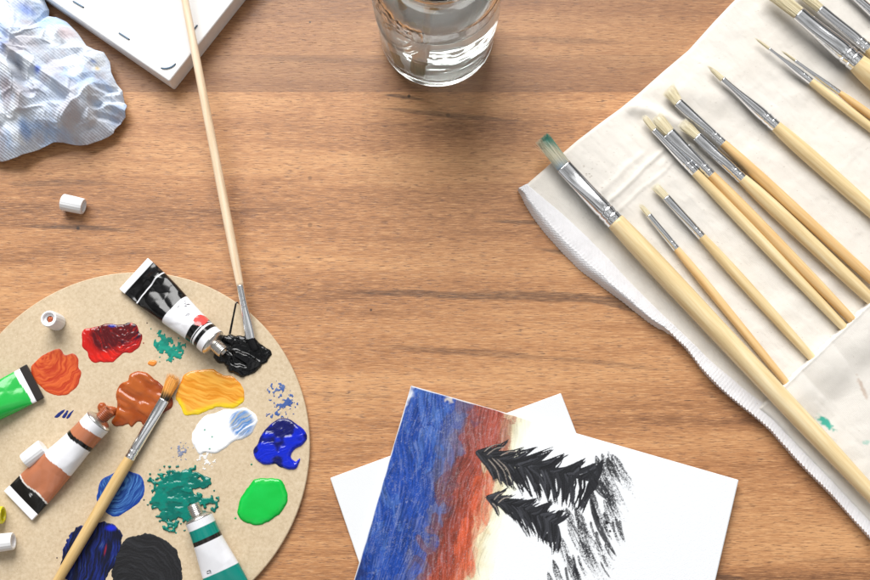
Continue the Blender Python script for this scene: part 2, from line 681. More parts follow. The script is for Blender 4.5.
def dab(label, poly, hmax, colour, mat, edge=4.0, wob=1.5, wobf=0.12, step=0.6, height=None, name='paint_dab', smooth=True, jag=0.0, sparse=0.0, floor=0.0, seed=1, flat=0.0):
    """a dab of paint: a height field over an outline given in photograph pixels, lying on the palette"""
    poly = np.array(poly, float)
    if smooth:
        poly = smooth_poly(poly, 6)
    x0, y0 = poly.min(0) - 5
    x1, y1 = poly.max(0) + 5
    X, Y = np.meshgrid(np.arange(x0, x1, step), np.arange(y0, y1, step), indexing='ij')
    sd = signed_dist(X, Y, poly)
    sd = sd + (fbm(X * wobf, Y * wobf, seed + 3, 3) - 0.5) * 2 * wob
    if jag:
        sd = sd + (vn(X * 0.42, Y * 0.42, seed + 9) - 0.45 - sparse) * jag * sstep(14, 0, sd) + (vn(X * 0.2, Y * 0.2, seed + 8) - 0.45 - sparse * 0.5) * jag * sstep(14, 0, sd) + sparse * 2.4 * jag * (vn(X * 0.9, Y * 0.8, seed + 6) - 0.5)
    e = np.clip(sd / edge, 0, 1)
    base = np.sqrt(np.clip(1 - (1 - e) ** 2, 0, 1))
    hh = height(X, Y, sd) if height else fbm(X * 0.12, Y * 0.12, seed, 3)
    h = hmax * base * (0.45 + 0.55 * hh) + floor * base
    h = np.where(sd < 0, np.clip(sd * 0.0005, -0.0006, 0), h)
    keep = sd > -1.3
    col = colour(X, Y, sd)
    W = P(X, Y, ZP)
    W[..., 2] = ZP + h
    W = W.reshape(-1, 3) - np.array([PC[0], PC[1], 0])
    fc = grid_faces(X.shape[0], X.shape[1], keep)[:, ::-1]
    V, fc, cc = compact(W, fc, col.reshape(-1, 3))
    o = mesh_obj(name, V, fc, mat, palette, True, cc)
    o['label'] = label
    return o


def swirl(X, Y, cx, cy, seed, freq=0.9, wav=0.25, elong=0.12, ang=None):
    """brush marks: streaks that run round (cx, cy), or along ang when given"""
    if ang is None:
        r = np.hypot(X - cx, Y - cy) + (fbm(X * 0.05, Y * 0.05, seed + 5) - 0.5) * 16
        th = np.arctan2(Y - cy, X - cx)
        return vn(r * freq, th * 2.2 + seed, seed) * 0.6 + vn(r * freq * 2.3, th * 3, seed + 1) * 0.4
    c, s = math.cos(ang), math.sin(ang)
    a = (X - cx) * c + (Y - cy) * s
    b = -(X - cx) * s + (Y - cy) * c + (fbm(X * 0.04, Y * 0.04, seed + 5) - 0.5) * 14
    return vn(b * freq, a * freq * elong, seed) * 0.6 + vn(b * freq * 2.2, a * freq * elong * 1.5, seed + 1) * 0.4


def flat_col(c):
    return lambda X, Y, sd: np.broadcast_to(np.array(c), X.shape + (3,)).copy()


def q(pts, ox, oy, s):
    return [(ox + a / s, oy + b / s) for a, b in pts]


def build_dabs():
    # red with dark blue worked into it
    pl = q([(505, 180), (560, 165), (640, 145), (700, 150), (740, 150), (775, 135), (815, 150), (830, 195), (848, 215), (845, 260), (790, 310), (740, 320), (690, 355),
            (670, 370), (600, 375), (560, 375), (530, 350), (520, 310), (490, 275), (490, 215)], 0, 300, 5.98)
    red, mar, nav = srgb(190, 34, 28), srgb(84, 22, 26), srgb(24, 20, 44)

    def col(X, Y, sd):
        st = swirl(X, Y, 124, 330, 4, 0.95)
        d = np.hypot((X - 117 ) / 26, (Y - 337) / 17)
        m = sstep(1.25, 0.85, d) * sstep(0.05, 0.55, st)
        c = mixc(red, mar, np.clip(m * 1.0 + 0.5 * sstep(1.05, 0.4, d) * 0.8, 0, 1))
        rim = sstep(1.5, 0.2, np.abs(np.hypot((X - 128) / 12.5, (Y - 334) / 13) - 0.85) * 6) * (X > 122)
        c = mixc(c, nav, np.clip(rim * sstep(0.3, 0.6, st) * 0.9, 0, 1))
        b = sstep(1.2, 0.5, np.hypot((X - 112.5) / 4.5, (Y - 326) / 1.7))
        c = mixc(c, srgb(22, 44, 150), b)
        low = sstep(346, 352, Y + (X - 112) * 0.35) * sstep(0.2, 0.7, st)
        return mixc(c, srgb(222, 40, 30), low * 0.85)
    dab('red dab streaked with dark blue', pl, 0.0011, col, MAT['wet'], 3.5, 1.2, height=lambda X, Y, sd: swirl(X, Y, 124, 330, 4, 0.95), seed=4)

    # orange red disc of dry paint
    pl = q([(190, 400), (240, 340), (300, 310), (345, 290), (365, 295), (390, 325), (440, 320), (465, 350), (470, 400), (485, 440), (465, 510), (430, 545), (390, 570),
            (330, 570), (270, 545), (215, 490), (190, 450)], 0, 300, 5.98)

    def col(X, Y, sd):
        st = swirl(X, Y, 44, 356, 21, 0.75)
        c = mixc(srgb(180, 56, 26), srgb(212, 98, 46), sstep(0.2, 0.85, st))
        return mixc(c, srgb(150, 36, 26), sstep(3.5, 0.0, sd) * 0.5 * (X > 60))
    dab('round brick red dab with curved brush marks', pl, 0.00032, col, MAT['satin'], 2.5, 1.0, height=lambda X, Y, sd: swirl(X, Y, 44, 356, 21, 0.75), seed=21)

    # burnt sienna, thick and wet
    pl = q([(160, 240), (185, 205), (230, 185), (240, 150), (285, 130), (340, 140), (385, 175), (430, 215), (470, 260), (495, 300), (490, 345), (440, 375), (400, 395),
            (350, 430), (320, 445), (305, 430), (280, 430), (250, 460), (230, 440), (190, 455), (150, 455), (130, 430), (150, 390), (165, 320), (155, 280)], 90, 350, 5.98)

    def lumps(X, Y, sd):
        c, s = math.cos(0.55), math.sin(0.55)
        a = (X - 130) * c + (Y - 400) * s
        b = -(X - 130) * s + (Y - 400) * c
        return sstep(0.3, 0.75, fbm(a * 0.06, b * 0.13, 31, 2)) * 0.85 + 0.15 * fbm(X * 0.2, Y * 0.2, 33, 2)

    def col(X, Y, sd):
        h = lumps(X, Y, sd)
        c = mixc(srgb(146, 66, 26), srgb(176, 92, 42), h)
        rim = sstep(5, 0.5, sd) * sstep(0.3, 0.9, (X - 120) / 50)
        return mixc(c, srgb(110, 44, 36), rim * 0.6)
    dab('thick glossy burnt sienna dab by the copper tube', pl, 0.0021, col, MAT['wet'], 5, 1.0, height=lumps, seed=31)

    # squeezed sienna at the copper nozzle
    pl = q([(48, 340), (60, 318), (85, 318), (100, 335), (140, 340), (160, 355), (150, 385), (110, 395), (60, 375)], 90, 350, 5.98)
    dab('sienna squeeze at the copper tube nozzle', pl, 0.0042, flat_col(srgb(160, 78, 36)), MAT['wet'], 4, 0.5, seed=36)

    # yellow ochre
    pl = [(179, 385), (186, 374), (195, 371), (205, 370), (214, 370), (222, 374), (232, 377), (238, 381), (244, 390), (244, 399), (240, 404), (232, 408), (220, 407.5), (207, 411),
          (195, 414.5), (186, 415), (180, 406), (175, 396)]

    def hh(X, Y, sd):
        return 0.6 * swirl(X, Y, 200, 390, 41, 0.6, ang=0.35) + 0.4 * fbm(X * 0.08, Y * 0.08, 42)

    def col(X, Y, sd):
        st = swirl(X, Y, 200, 390, 41, 0.6, ang=0.35)
        c = mixc(srgb(212, 134, 34), srgb(234, 172, 72), sstep(0.2, 0.8, st))
        low = sstep(6.5, 1.5, sd) * sstep(394, 404, Y + (vn(X * 0.2, Y * 0.2, 5) - 0.5) * 8)
        c = mixc(c, srgb(236, 208, 30), low * 0.85)
        return mixc(c, srgb(205, 110, 24), sstep(2.5, 0.2, sd) * 0.5 * (Y < 385))
    dab('yellow ochre dab with a lemon yellow lower rim', pl, 0.0011, col, MAT['wet'], 4, 1.6, height=hh, seed=41)

    # white with a blue stroke
    pl = q([(75, 270), (100, 210), (150, 160), (210, 140), (260, 120), (340, 115), (380, 105), (430, 130), (460, 170), (450, 220), (420, 265), (370, 295), (320, 310), (270, 350),
            (200, 380), (150, 375), (120, 385), (90, 350), (75, 310)], 180, 390, 5.98)

    def bl(X, Y):
        st = swirl(X, Y, 216, 398, 52, 0.9)
        r = np.hypot(X - 218, Y - 408)
        th = np.arctan2(Y - 408, X - 218)
        m = sstep(10, 16, r) * sstep(37, 32, r) * sstep(-0.15, 0.1, th + 0.1) * sstep(1.35, 0.95, th)
        d = np.hypot((X - 242) / 13, (Y - 423) / 15)
        return sstep(1.15, 0.7, d) * sstep(0.12, 0.5, st), st

    def col(X, Y, sd):
        m, st = bl(X, Y)
        c = mixc(srgb(232, 234, 238), srgb(246, 247, 249), fbm(X * 0.1, Y * 0.1, 3))
        c = mixc(c, mixc(srgb(66, 124, 190), srgb(176, 176, 168), sstep(0.45, 0.8, st)), m)
        yel = sstep(1.0, 0.3, np.hypot((X - 233) / 8, (Y - 409) / 3.5))
        c = mixc(c, srgb(236, 226, 130), yel * 0.6)
        dots = np.zeros(X.shape)
        for a, b in ((212.5, 437), (210, 449), (205, 430)):
            dots = np.maximum(dots, sstep(1.3, 0.6, np.hypot(X - a, Y - b)))
        return mixc(c, srgb(40, 140, 110), dots * 0.9)
    dab('white dab with a pale blue brush stroke', pl, 0.0014, col, MAT['satin'], 4, 1.0, height=lambda X, Y, sd: 0.5 * swirl(X, Y, 216, 398, 52, 0.9) + 0.4, seed=51)

    # ultramarine
    pl = q([(510, 240), (560, 190), (600, 170), (650, 175), (690, 200), (740, 240), (760, 290), (730, 330), (690, 350), (660, 400), (690, 430), (715, 415), (700, 465), (660, 475),
            (600, 460), (570, 440), (510, 445), (460, 420), (440, 380), (445, 350), (465, 320), (480, 280)], 180, 390, 5.98)

    def ulm(X, Y, sd):
        return 0.6 * sstep(0.3, 0.7, fbm(X * 0.09, Y * 0.10, 61, 2)) + 0.08 * fbm(X * 0.3, Y * 0.3, 62, 2) + 0.25 * swirl(X, Y, 280, 440, 63, 0.7, ang=-0.3)

    def col(X, Y, sd):
        h = ulm(X, Y, sd)
        c = mixc(srgb(14, 20, 92), srgb(14, 38, 190), sstep(0.3, 0.75, h + (Y - 440) * 0.004))
        top = sstep(433, 424, Y) * 0.6
        return mixc(c, srgb(22, 24, 92), top)
    dab('thick ultramarine blue dab near the palette rim', pl, 0.0026, col, MAT['wet'], 4.5, 1.0, height=ulm, seed=61)

    # bright green
    pl = q([(385, 290), (415, 245), (440, 235), (500, 235), (525, 260), (537, 300), (525, 340), (490, 370), (470, 385), (430, 390), (390, 380), (368, 355), (372, 325)], 130, 410, 3.41)
    dab('smooth bright green puddle of paint', pl, 0.0019, lambda X, Y, sd: mixc(mixc(srgb(12, 172, 56), srgb(24, 194, 78), fbm(X * 0.05, Y * 0.09, 73, 3)), srgb(10, 150, 46), sstep(2.5, 0.2, sd) * 0.6), MAT['wet'], 7, 1.6, height=lambda X, Y, sd: 0.75 + 0.25 * fbm(X * 0.05, Y * 0.05, 72, 2), seed=71)

    # teal splash
    pl = q([(80, 262), (110, 222), (150, 205), (200, 210), (245, 232), (262, 250), (228, 282), (285, 308), (280, 332), (240, 338), (215, 330), (200, 370), (160, 385), (130, 400),
            (118, 375), (95, 350), (75, 318)], 130, 410, 3.41)

    def tl(X, Y, sd):
        return 0.7 * sstep(0.35, 0.7, fbm(X * 0.14, Y * 0.2, 81, 3)) + 0.3 * fbm(X * 0.45, Y * 0.45, 82, 2)

    def col(X, Y, sd):
        return mixc(srgb(4, 96, 86), srgb(8, 126, 110), tl(X, Y, sd))
    dab('stippled teal splash at the teal tube mouth', pl, 0.0014, col, MAT['wet'], 3.0, 1.5, 0.2, height=tl, jag=13, seed=81)

    # small stippled teal
    pl = [(156, 334), (163, 331), (172, 338), (179, 349), (182, 357), (174, 361), (164, 358), (157, 350)]
    dab('small speckled patch of teal paint', pl, 0.0005, lambda X, Y, sd: mixc(srgb(10, 116, 102), srgb(26, 152, 130), vn(X * .4, Y * .4, 3)), MAT['satin'], 1.6, 1.0,
        0.3, 0.45, jag=15, sparse=0.16, seed=94)

    # black, thick and wet
    pl = q([(205, 275), (215, 235), (250, 165), (300, 150), (350, 155), (400, 160), (440, 170), (480, 205), (520, 235), (540, 245), (545, 270), (520, 300), (480, 340), (440, 380),
            (380, 400), (330, 385), (290, 355), (262, 320), (225, 310)], 180, 310, 5.98)

    def bk(X, Y, sd):
        c, s = math.cos(0.5), math.sin(0.5)
        a = (X - 240) * c + (Y - 355) * s
        b = -(X - 240) * s + (Y - 355) * c
        w = sstep(0.32, 0.72, fbm(a * 0.06, b * 0.15, 101, 2))
        left = sstep(262, 246, X)
        return w * (0.35 + 0.65 * left) + 0.15 * fbm(X * 0.4, Y * 0.4, 102, 2)

    def col(X, Y, sd):
        return mixc(srgb(5, 5, 6), srgb(15, 16, 18), vn(X * 0.3, Y * 0.3, 7))
    dab('thick glossy black dab at the black tube mouth', pl, 0.0036, col, MAT['wet'], 4.5, 1.0, height=bk, jag=1.5, seed=101)
    dab('thin black line beside the brush', [(235.2, 303), (236.8, 303), (231, 334), (228.6, 334)], 0.0006, flat_col(srgb(14, 14, 15)), MAT['wet'], 0.9, 0.15, 0.2, 0.3,  # narrow black line running from the brush to the black dab
        smooth=False, name='black_line', seed=104)

    # blue disc under the brush
    pl = q([(330, 290), (345, 240), (390, 215), (440, 210), (480, 225), (493, 270), (480, 310), (440, 340), (400, 365), (370, 355), (335, 320)], 0, 410, 3.41)

    def col(X, Y, sd):
        st = swirl(X, Y, 112, 480, 112, 0.85)
        c = mixc(srgb(18, 58, 132), srgb(78, 132, 196), sstep(0.3, 0.9, st))
        return mixc(c, srgb(16, 52, 150), sstep(4, 0, sd) * 0.6)
    dab('mid blue dab with circular brush marks', pl, 0.0004, col, MAT['satin'], 2.5, 1.2, height=lambda X, Y, sd: swirl(X, Y, 112, 480, 112, 0.85), seed=111)

    # navy
    pl = q([(215, 480), (235, 430), (270, 395), (320, 385), (370, 385), (412, 415), (410, 450), (395, 510), (370, 560), (345, 605), (290, 620), (235, 585), (213, 540)], 0, 410, 3.41)

    def col(X, Y, sd):
        st = swirl(X, Y, 100, 545, 122, 0.7, ang=1.75)
        c = mixc(srgb(12, 16, 40), srgb(22, 40, 120), sstep(0.35, 0.85, st))
        c = mixc(c, srgb(78, 104, 132), sstep(0.74, 0.95, st) * 0.5)
        c = mixc(c, srgb(18, 40, 205), sstep(1.1, 0.3, np.hypot((X - 111) / 7, (Y - 528) / 4)) * 0.9)
        c = mixc(c, srgb(150, 30, 50), sstep(1.0, 0.2, np.hypot((X - 105.5 + (Y - 550) * 0.2) / 1.3, (Y - 550) / 8)) * 0.8)
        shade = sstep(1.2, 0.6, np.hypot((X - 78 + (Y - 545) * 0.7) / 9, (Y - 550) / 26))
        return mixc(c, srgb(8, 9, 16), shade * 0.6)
    dab('dark navy dab crossed by the brush handle', pl, 0.0005, col, MAT['satin'], 2.5, 1.0, height=lambda X, Y, sd: swirl(X, Y, 100, 545, 122, 0.7, ang=1.75), jag=2, seed=121)

    # black disc
    pl = [(113, 567), (115, 553), (124, 541), (137, 535), (150, 534), (163, 539), (174, 548), (180, 560), (182, 575), (178, 592), (160, 602), (140, 602), (120, 595), (113, 580)]

    def col(X, Y, sd):
        st = swirl(X, Y, 128, 590, 132, 0.8)
        return mixc(srgb(20, 20, 23), srgb(38, 39, 43), sstep(0.3, 0.9, st))
    dab('round flat disc of dull black paint', pl, 0.00028, col, MAT['matte'], 2.2, 0.8, height=lambda X, Y, sd: swirl(X, Y, 128, 590, 132, 0.8), jag=1.5, seed=131)

    # little strokes and smudges
    for k, (a, b, c_, d) in enumerate([(56.5, 416.5, 63.8, 410), (63.5, 417, 67.5, 411), (67.5, 417.5, 73, 410.5)]):
        w = 1.9 - k * 0.45
        dab('short dark blue stroke of a cleaned brush', [(a - w, b), (c_ - w * .6, d), (c_ + w * .6, d + .4), (a + w, b + .8)], 0.0003, flat_col(srgb(26, 42, 110)), MAT['satin'], 0.9, 0.5,
            0.4, 0.35, name='paint_stroke', seed=140 + k)
    dab('tiny spot of orange paint', [(148, 363), (151, 360.5), (156, 361), (156.5, 364), (153, 366), (149, 365)], 0.0009, flat_col(srgb(226, 140, 62)), MAT['wet'], 1.5, 0.5, 0.3, 0.4,
        name='paint_spot', seed=150)
    for (lab, pl, c1, c2, jg, sdn) in [
        ('faint blue scumble close to the rim', [(272, 390), (278, 381), (288, 379), (292, 385), (289, 393), (278, 396)], (52, 82, 150), (96, 116, 160), 19, 161),
        ('ragged blue scumble above the ultramarine', [(271, 412), (276, 404), (285, 399), (294, 402), (293, 410), (284, 414), (274, 420)], (44, 76, 146), (84, 106, 156), 19, 165),
        ('grey blue smudge above the teal splash', [(176, 449), (180, 446), (189, 448), (192, 454), (184, 457), (177, 455)], (112, 120, 148), (142, 146, 164), 18, 171),
        ('milky smudge below the white dab', [(200, 460), (204, 454), (211, 457), (212, 464), (206, 466)], (216, 214, 212), (228, 226, 224), 12, 181)]:
        dab(lab, pl, 0.0002, lambda X, Y, sd: mixc(srgb(*c1), srgb(*c2), vn(X * .3, Y * .3, 5)), MAT['satin'], 1.2, 1.5, 0.4, 0.4, jag=jg, sparse=0.26, name='paint_smudge', seed=sdn)
    for k, (a, b, r, c_) in enumerate([(251.5, 464.5, 1.1, (30, 120, 90)), (235.5, 518.5, 1.2, (40, 160, 90)), (120.5, 544, 1.0, (30, 30, 60)), (57, 558, .8, (60, 50, 60)), (147, 323, .7, (60, 40, 30)),
                                       (143.5, 343, .7, (150, 60, 40)), (176, 533, 1.1, (20, 130, 110)), (160, 470, .8, (50, 120, 110)), (144, 500, .9, (30, 60, 60))]):
        dab('pin head drop of stray paint', [(a - r, b), (a, b - r), (a + r, b), (a, b + r)], 0.0004, flat_col(srgb(*c_)), MAT['wet'], 0.8, 0.2, 0.3, 0.35, name='paint_drop', seed=190 + k)


build_dabs()


# ================================================================== paint tubes
def frame(p0, p1):
    """matrix with +X from p0 to p1, +Z as near to up as it goes"""
    x = (p1 - p0).normalized()
    y = Vector((0, 0, 1)).cross(x).normalized()
    z = x.cross(y)
    return Matrix(((x.x, y.x, z.x, p0.x), (x.y, y.y, z.y, p0.y), (x.z, y.z, z.z, p0.z), (0, 0, 0, 1)))


def bands(stops, t):
    """colour by position: list of (end, colour)"""
    out = np.zeros(t.shape + (3,))
    last = -9
    for e, c in stops:
        out[(t > last) & (t <= e)] = c
        last = e
    return out


def paint_tube(name, label, crimp_px, shoulder_px, wc_px, r_px, colour, crimp_col, nozzle_col, zb=ZP, dents=0.0, seed=0, zc=0.0030, shoulder_white=True, neck_mess=None, roll_deg=0):
    r = r_px * mpp(*shoulder_px, zb)
    wc = wc_px * mpp(*crimp_px, zb) / 2
    p0 = PV(*crimp_px, zb + zc)
    p1 = PV(*shoulder_px, zb + r)
    L = (p1 - p0).length
    root = empty(name, mat=frame(p0, p1))
    tag(root, label, 'paint tube', 'artist paint tubes on the palette')
    n, seg = 150, 88
    t = np.linspace(0, 1, n)[:, None]
    a = np.linspace(0, 2 * math.pi, seg, endpoint=False)[None, :]
    k = np.clip(t / 0.93, 0, 1)
    hh = 0.0008 + (r - 0.0008) * np.sin(k * math.pi / 2) ** 0.85
    ww = np.maximum(wc + (r - wc) * sstep(0.0, 1.0, k * 0.5 + 0.5 * k ** 1.4), hh)
    ca, sa = np.cos(a), np.sin(a)
    pw = 1.0 - 0.25 * (1 - k)
    V = np.zeros((n, seg, 3))
    V[..., 0] = t * L
    V[..., 1] = ww * np.sign(ca) * np.abs(ca) ** 1.0
    V[..., 2] = hh * np.sign(sa) * np.abs(sa) ** (pw)
    if dents:
        top = np.clip(sa, 0, 1)
        fx = t * L / 0.019
        fy = V[..., 1] / 0.014
        d = (facet(fx + 3, fy + 5, seed) - 0.5) * 1.2 + (facet(fx * 1.9, fy * 1.9, seed + 4) - 0.5) * 0.6
        V[..., 2] += d * dents * sstep(0.0, 0.12, t) * sstep(0.98, 0.62, t) * sstep(-0.1, 0.6, sa)
        V[..., 1] *= 1 + 0.05 * (vn(fx * 0.8 + 0 * a, a * 1.2, seed + 8) - 0.5) * sstep(1.0, 0.7, t)
    T = np.broadcast_to(t, (n, seg))
    A = np.broadcast_to(a, (n, seg))
    cc = colour(T, A, V[..., 1] / r)
    f = grid_faces(seg, n, wrap_u=True)
    Vt = V.transpose(1, 0, 2).reshape(-1, 3)
    ct = cc.transpose(1, 0, 2).reshape(-1, 3)
    o = mesh_obj('body', Vt, f[:, ::-1], MAT['tube'], root, True, ct)
    fix_normals(o)
    # folded crimp
    v, f = box_verts(-0.0052, 0.0006, -wc * 1.015, wc * 1.015, -0.0012, 0.0014)
    o = mesh_obj('crimp', v, f, plain(name + '_crimp_' + str(seed), crimp_col, 0.3, 0.5), root, False)
    bevel_mod(o, 0.0005)
    # metal shoulder, then the threaded nozzle
    st = [(L - 0.0002, r * 0.985, r * 0.985), (L + 0.0008, r * 0.97, r * 0.97), (L + 0.0020, r * 0.78, r * 0.78), (L + 0.0034, r * 0.52, r * 0.52), (L + 0.0036, r * .3, r * .3)]
    v, f = lathe(st, 48)
    o = fix_normals(mesh_obj('shoulder', v, f, MAT['tin'], root))
    nr = r * 0.44
    st = []
    for i in range(29):
        st.append((L + 0.003 + i * 0.00028, nr * (1 + 0.075 * math.sin(i * 1.35)), nr * (1 + 0.075 * math.sin(i * 1.35))))
    st += [(L + 0.0112, nr * 0.92, nr * 0.92), (L + 0.0112, nr * 0.6, nr * 0.6), (L + 0.0095, nr * 0.55, nr * 0.55)]
    v, f = lathe(st, 32)
    o = fix_normals(mesh_obj('nozzle', v, f, nozzle_col, root))
    return root


W_ = srgb(232, 233, 238)
K_ = srgb(11, 11, 12)


def marks(t, y, t0, t1, y0, y1, seed, n=9):
    """tiny unreadable print on a label"""
    m = (t > t0) & (t < t1) & (y > y0) & (y < y1)
    return m & (vn(t * 160, y * 9, seed) > 0.60)


def black_col(t, a, y):
    c = bands([(0.50, K_), (0.785, W_), (0.93, K_), (9, W_)], t)
    c[(t > 0.155) & (t < 0.170) & (np.sin(a) > -.2)] = W_
    y2 = -y
    up = np.sin(a) > -0.3
    c[(t > 0.872) & (t < 0.886) & (y2 > -1.0) & up] = W_
    c[(t > 0.850) & (t < 0.857) & up] = W_
    ci = (((t - 0.80) / 0.062) ** 2 + ((y - 0.62) / 0.44) ** 2 < 1) & up
    c[ci] = srgb(212, 78, 74)
    c[marks(t, y, 0.535, 0.60, 0.25, 0.95, 3) & up] = srgb(60, 60, 70)
    c[marks(t, y, 0.66, 0.70, 0.1, 0.5, 8) & up] = srgb(90, 90, 100)
    return c


def copper_col(t, a, y):
    cu = srgb(184, 116, 84)
    c = bands([(0.135, srgb(28, 27, 25)), (0.150, srgb(225, 220, 215)), (0.465, cu), (0.745, W_), (0.785, srgb(26, 25, 24)), (0.905, cu), (9, W_)], t + 0.012 * np.sin(y * 2.5))
    c[(t > 0.08) & (t < 0.11) & (vn(t * 300, y * 8, 4) > 0.62) & (y < -0.1) & (y > -0.5)] = srgb(190, 190, 190)
    return c


def teal_col(t, a, y):
    te = srgb(14, 134, 122)
    s = 1 - t
    c = bands([(0.085, W_), (0.205, te), (0.25, srgb(34, 30, 28)), (0.585, W_), (0.93, te), (9, K_)], s)
    c[marks(t, y, 0.43, 0.475, 0.5, 0.85, 5) & (np.sin(a) > -.3)] = srgb(30, 30, 40)
    return c


def green_col(t, a, y):
    g = srgb(40, 178, 74)
    return bands([(0.062, W_), (0.47, g), (0.75, W_), (0.80, K_), (0.92, g), (9, W_)], t + 0.01 * np.sin(y * 2))


paint_tube('paint_tube', 'black and white paint tube, dented, with a red dot', (138.8, 278.0), (212.5, 342.5), 41, 14.2, black_col, srgb(226, 228, 232), MAT['tin'], dents=0.0040, seed=11)
copper_nozzle = plain('sienna_coated_nozzle', srgb(150, 78, 44), 0.3, 0.5, 0.0)
paint_tube('paint_tube', 'copper brown and white paint tube with black bands', (23.5, 500.5), (98.5, 421.5), 41, 14.0, copper_col, srgb(232, 232, 236), copper_nozzle, dents=0.0012, seed=23, zc=0.0026)
paint_tube('paint_tube', 'teal and white paint tube cut by the bottom edge', (236, 607), (199, 519), 43, 14.0, teal_col, srgb(20, 20, 22), MAT['tin'], dents=0.0010, seed=37)
paint_tube('paint_tube', 'bright green paint tube at the left edge of the photo', (29, 384.5), (-62, 433), 38, 14.5, green_col, srgb(34, 28, 26), MAT['tin'], dents=0.0018, seed=45, zc=0.0034)


# ================================================================== tube caps
def cap_mesh():
    R = 0.0063
    Lc = 0.0165
    pr = [(0.0, 0.0), (R * 0.9, 0.0), (R, 0.0006), (R * 0.99, Lc * 0.5), (R * 0.95, Lc - 0.0006), (R * 0.90, Lc), (R * 0.72, Lc), (R * 0.68, Lc - 0.0004), (R * 0.66, Lc - 0.0020),
          (R * 0.38, Lc - 0.0026), (R * 0.36, Lc - 0.007), (0.0, Lc - 0.007)]
    seg = 72
    v, f = zlathe(pr, seg)
    v = v.reshape(len(pr), seg, 3)
    rib = 1 + 0.012 * np.sign(np.sin(np.arange(seg) / seg * 2 * math.pi * 18))
    for i in (2, 3, 4):
        v[i, :, :2] *= rib[:, None]
    return v.reshape(-1, 3), f


CAPV, CAPF = cap_mesh()


def tube_cap(label, mat, loc, axis, hole_col=None, name='tube_cap'):
    """loc = centre of the closed end, axis = towards the open end"""
    rot = Vector(axis).normalized().to_track_quat('Z', 'X').to_matrix().to_4x4()
    o = mesh_obj(name, CAPV, CAPF, MAT[mat], None, True)
    fix_normals(o)
    md = o.modifiers.new('edges', 'EDGE_SPLIT')
    md.split_angle = math.radians(40)
    o.matrix_world = Matrix.Translation(loc) @ rot
    tag(o, label, 'tube cap', 'caps taken off the paint tubes')
    if hole_col is not None:
        v, f = zlathe([(0.0, 0.0146), (0.0012, 0.0144), (0.0022, 0.0137), (0.0, 0.0130)], 20)
        v[:, 0] += 0.0004
        v = v + 0.0003 * np.random.RandomState(3).randn(len(v), 3)
        fix_normals(mesh_obj('residue_or_shade', v, f, plain('cap_hole_' + label[:6], hole_col, 0.3, 0.5), o))
    return o


def lying_cap(label, mat, px0, px1, zb, hole_col=None, name='tube_cap'):
    R = 0.0063
    a = PV(*px0, zb + R)
    b = PV(*px1, zb + R)
    return tube_cap(label, mat, a, b - a, hole_col, name)


lying_cap('white cap lying alone on the wooden table', 'plastic', (62.5, 202), (83.5, 206.5), 0.0)
tube_cap('white cap standing open end up with orange inside', 'plastic', PV(57.5, 322.5, ZP), (-0.06, 0.02, 1), srgb(186, 92, 50))
lying_cap('white cap lying against the copper brown tube', 'plastic', (44, 447), (24.5, 462), ZP)
lying_cap('white cap with red paint inside at the left edge', 'plastic', (-10, 544), (11, 541.5), ZP, srgb(200, 36, 30))
lying_cap('small yellow cap at the left edge of the photo', 'yellow_plastic', (-20, 516), (2.5, 515), ZP, srgb(40, 36, 12))  # dark plug paints the shade inside this hole


# ================================================================== brush roll
ZR = 0.0075


def resample(poly, step):
    poly = np.array(poly, float)
    seg = np.hypot(*(poly[1:] - poly[:-1]).T)
    s = np.r_[0, np.cumsum(seg)]
    n = max(2, int(s[-1] / step))
    t = np.linspace(0, s[-1], n)
    return np.c_[np.interp(t, s, poly[:, 0]), np.interp(t, s, poly[:, 1])], t


LL_IN = [(523, 186), (549, 206), (566.5, 222.5), (596, 251), (619, 274.5), (643, 298.5), (662, 316), (682, 337.5), (703, 359.5), (725, 382), (743, 397), (771, 419.5), (800, 450), (837, 488.5), (870, 523), (917, 572), (980, 637)]
TOP = [(523, 186), (546, 166), (577, 139), (600, 121.5), (623, 104.5), (640, 90.5), (664, 69), (690, 47), (716, 18), (735, -2), (770, -34), (812, -75)]
HANDLE_LINES = []                     # brush handles that slip under the pocket, filled by build_roll_brushes


def pocket_edge_dist(X, Y):
    """signed distance in pixels past the pocket's open edge (positive inside the pocket)"""
    ax, ay, bx, by = 768.6, 398.6, 870, 301
    ln = math.hypot(bx - ax, by - ay)
    return ((X - ax) * (-(by - ay)) + (Y - ay) * (bx - ax)) / ln


def cloth_z(X, Y):
    """soft folds of the canvas, metres above ZR, in photograph pixels"""
    z = (fbm(X * 0.011, Y * 0.011, 201, 3) - 0.5) * 0.0040
    # creases
    def crease(ax, ay, bx, by, w, h):
        ex, ey = bx - ax, by - ay
        l2 = ex * ex + ey * ey
        t = ((X - ax) * ex + (Y - ay) * ey) / l2
        d = ((X - ax) * ey - (Y - ay) * ex) / math.sqrt(l2)
        d = d + (vn(t * 6, 0 * t, int(ax)) - 0.5) * w * 0.8
        return h * np.exp(-(d / w) ** 2) * sstep(-0.12, 0.12, t) * sstep(1.12, 0.88, t)
    z = z + crease(598, 212, 668, 146, 2.6, 0.0010) + crease(590, 200, 646, 150, 3.4, 0.0007) + crease(604, 222, 676, 160, 2.2, 0.0005)
    z = z + crease(628, 104, 690, 128, 7, 0.0035) + crease(646, 88, 730, 96, 12, 0.0022)
    z = z + crease(690, 200, 760, 150, 12, 0.0010) + crease(700, 60, 780, 130, 14, 0.0016)
    z = z + crease(770, 320, 850, 270, 9, 0.0009) + crease(740, 250, 800, 215, 14, 0.0012)
    z = z + crease(660, 165, 700, 140, 5, 0.0010) + crease(790, 100, 868, 60, 12, 0.0012)
    z = z + (fbm(X * 0.05, Y * 0.05, 205, 4) - 0.5) * 0.0014 + (fbm((X + Y) * 0.03, (X - Y) * 0.14, 207, 3) - 0.5) * 0.0006
    return z


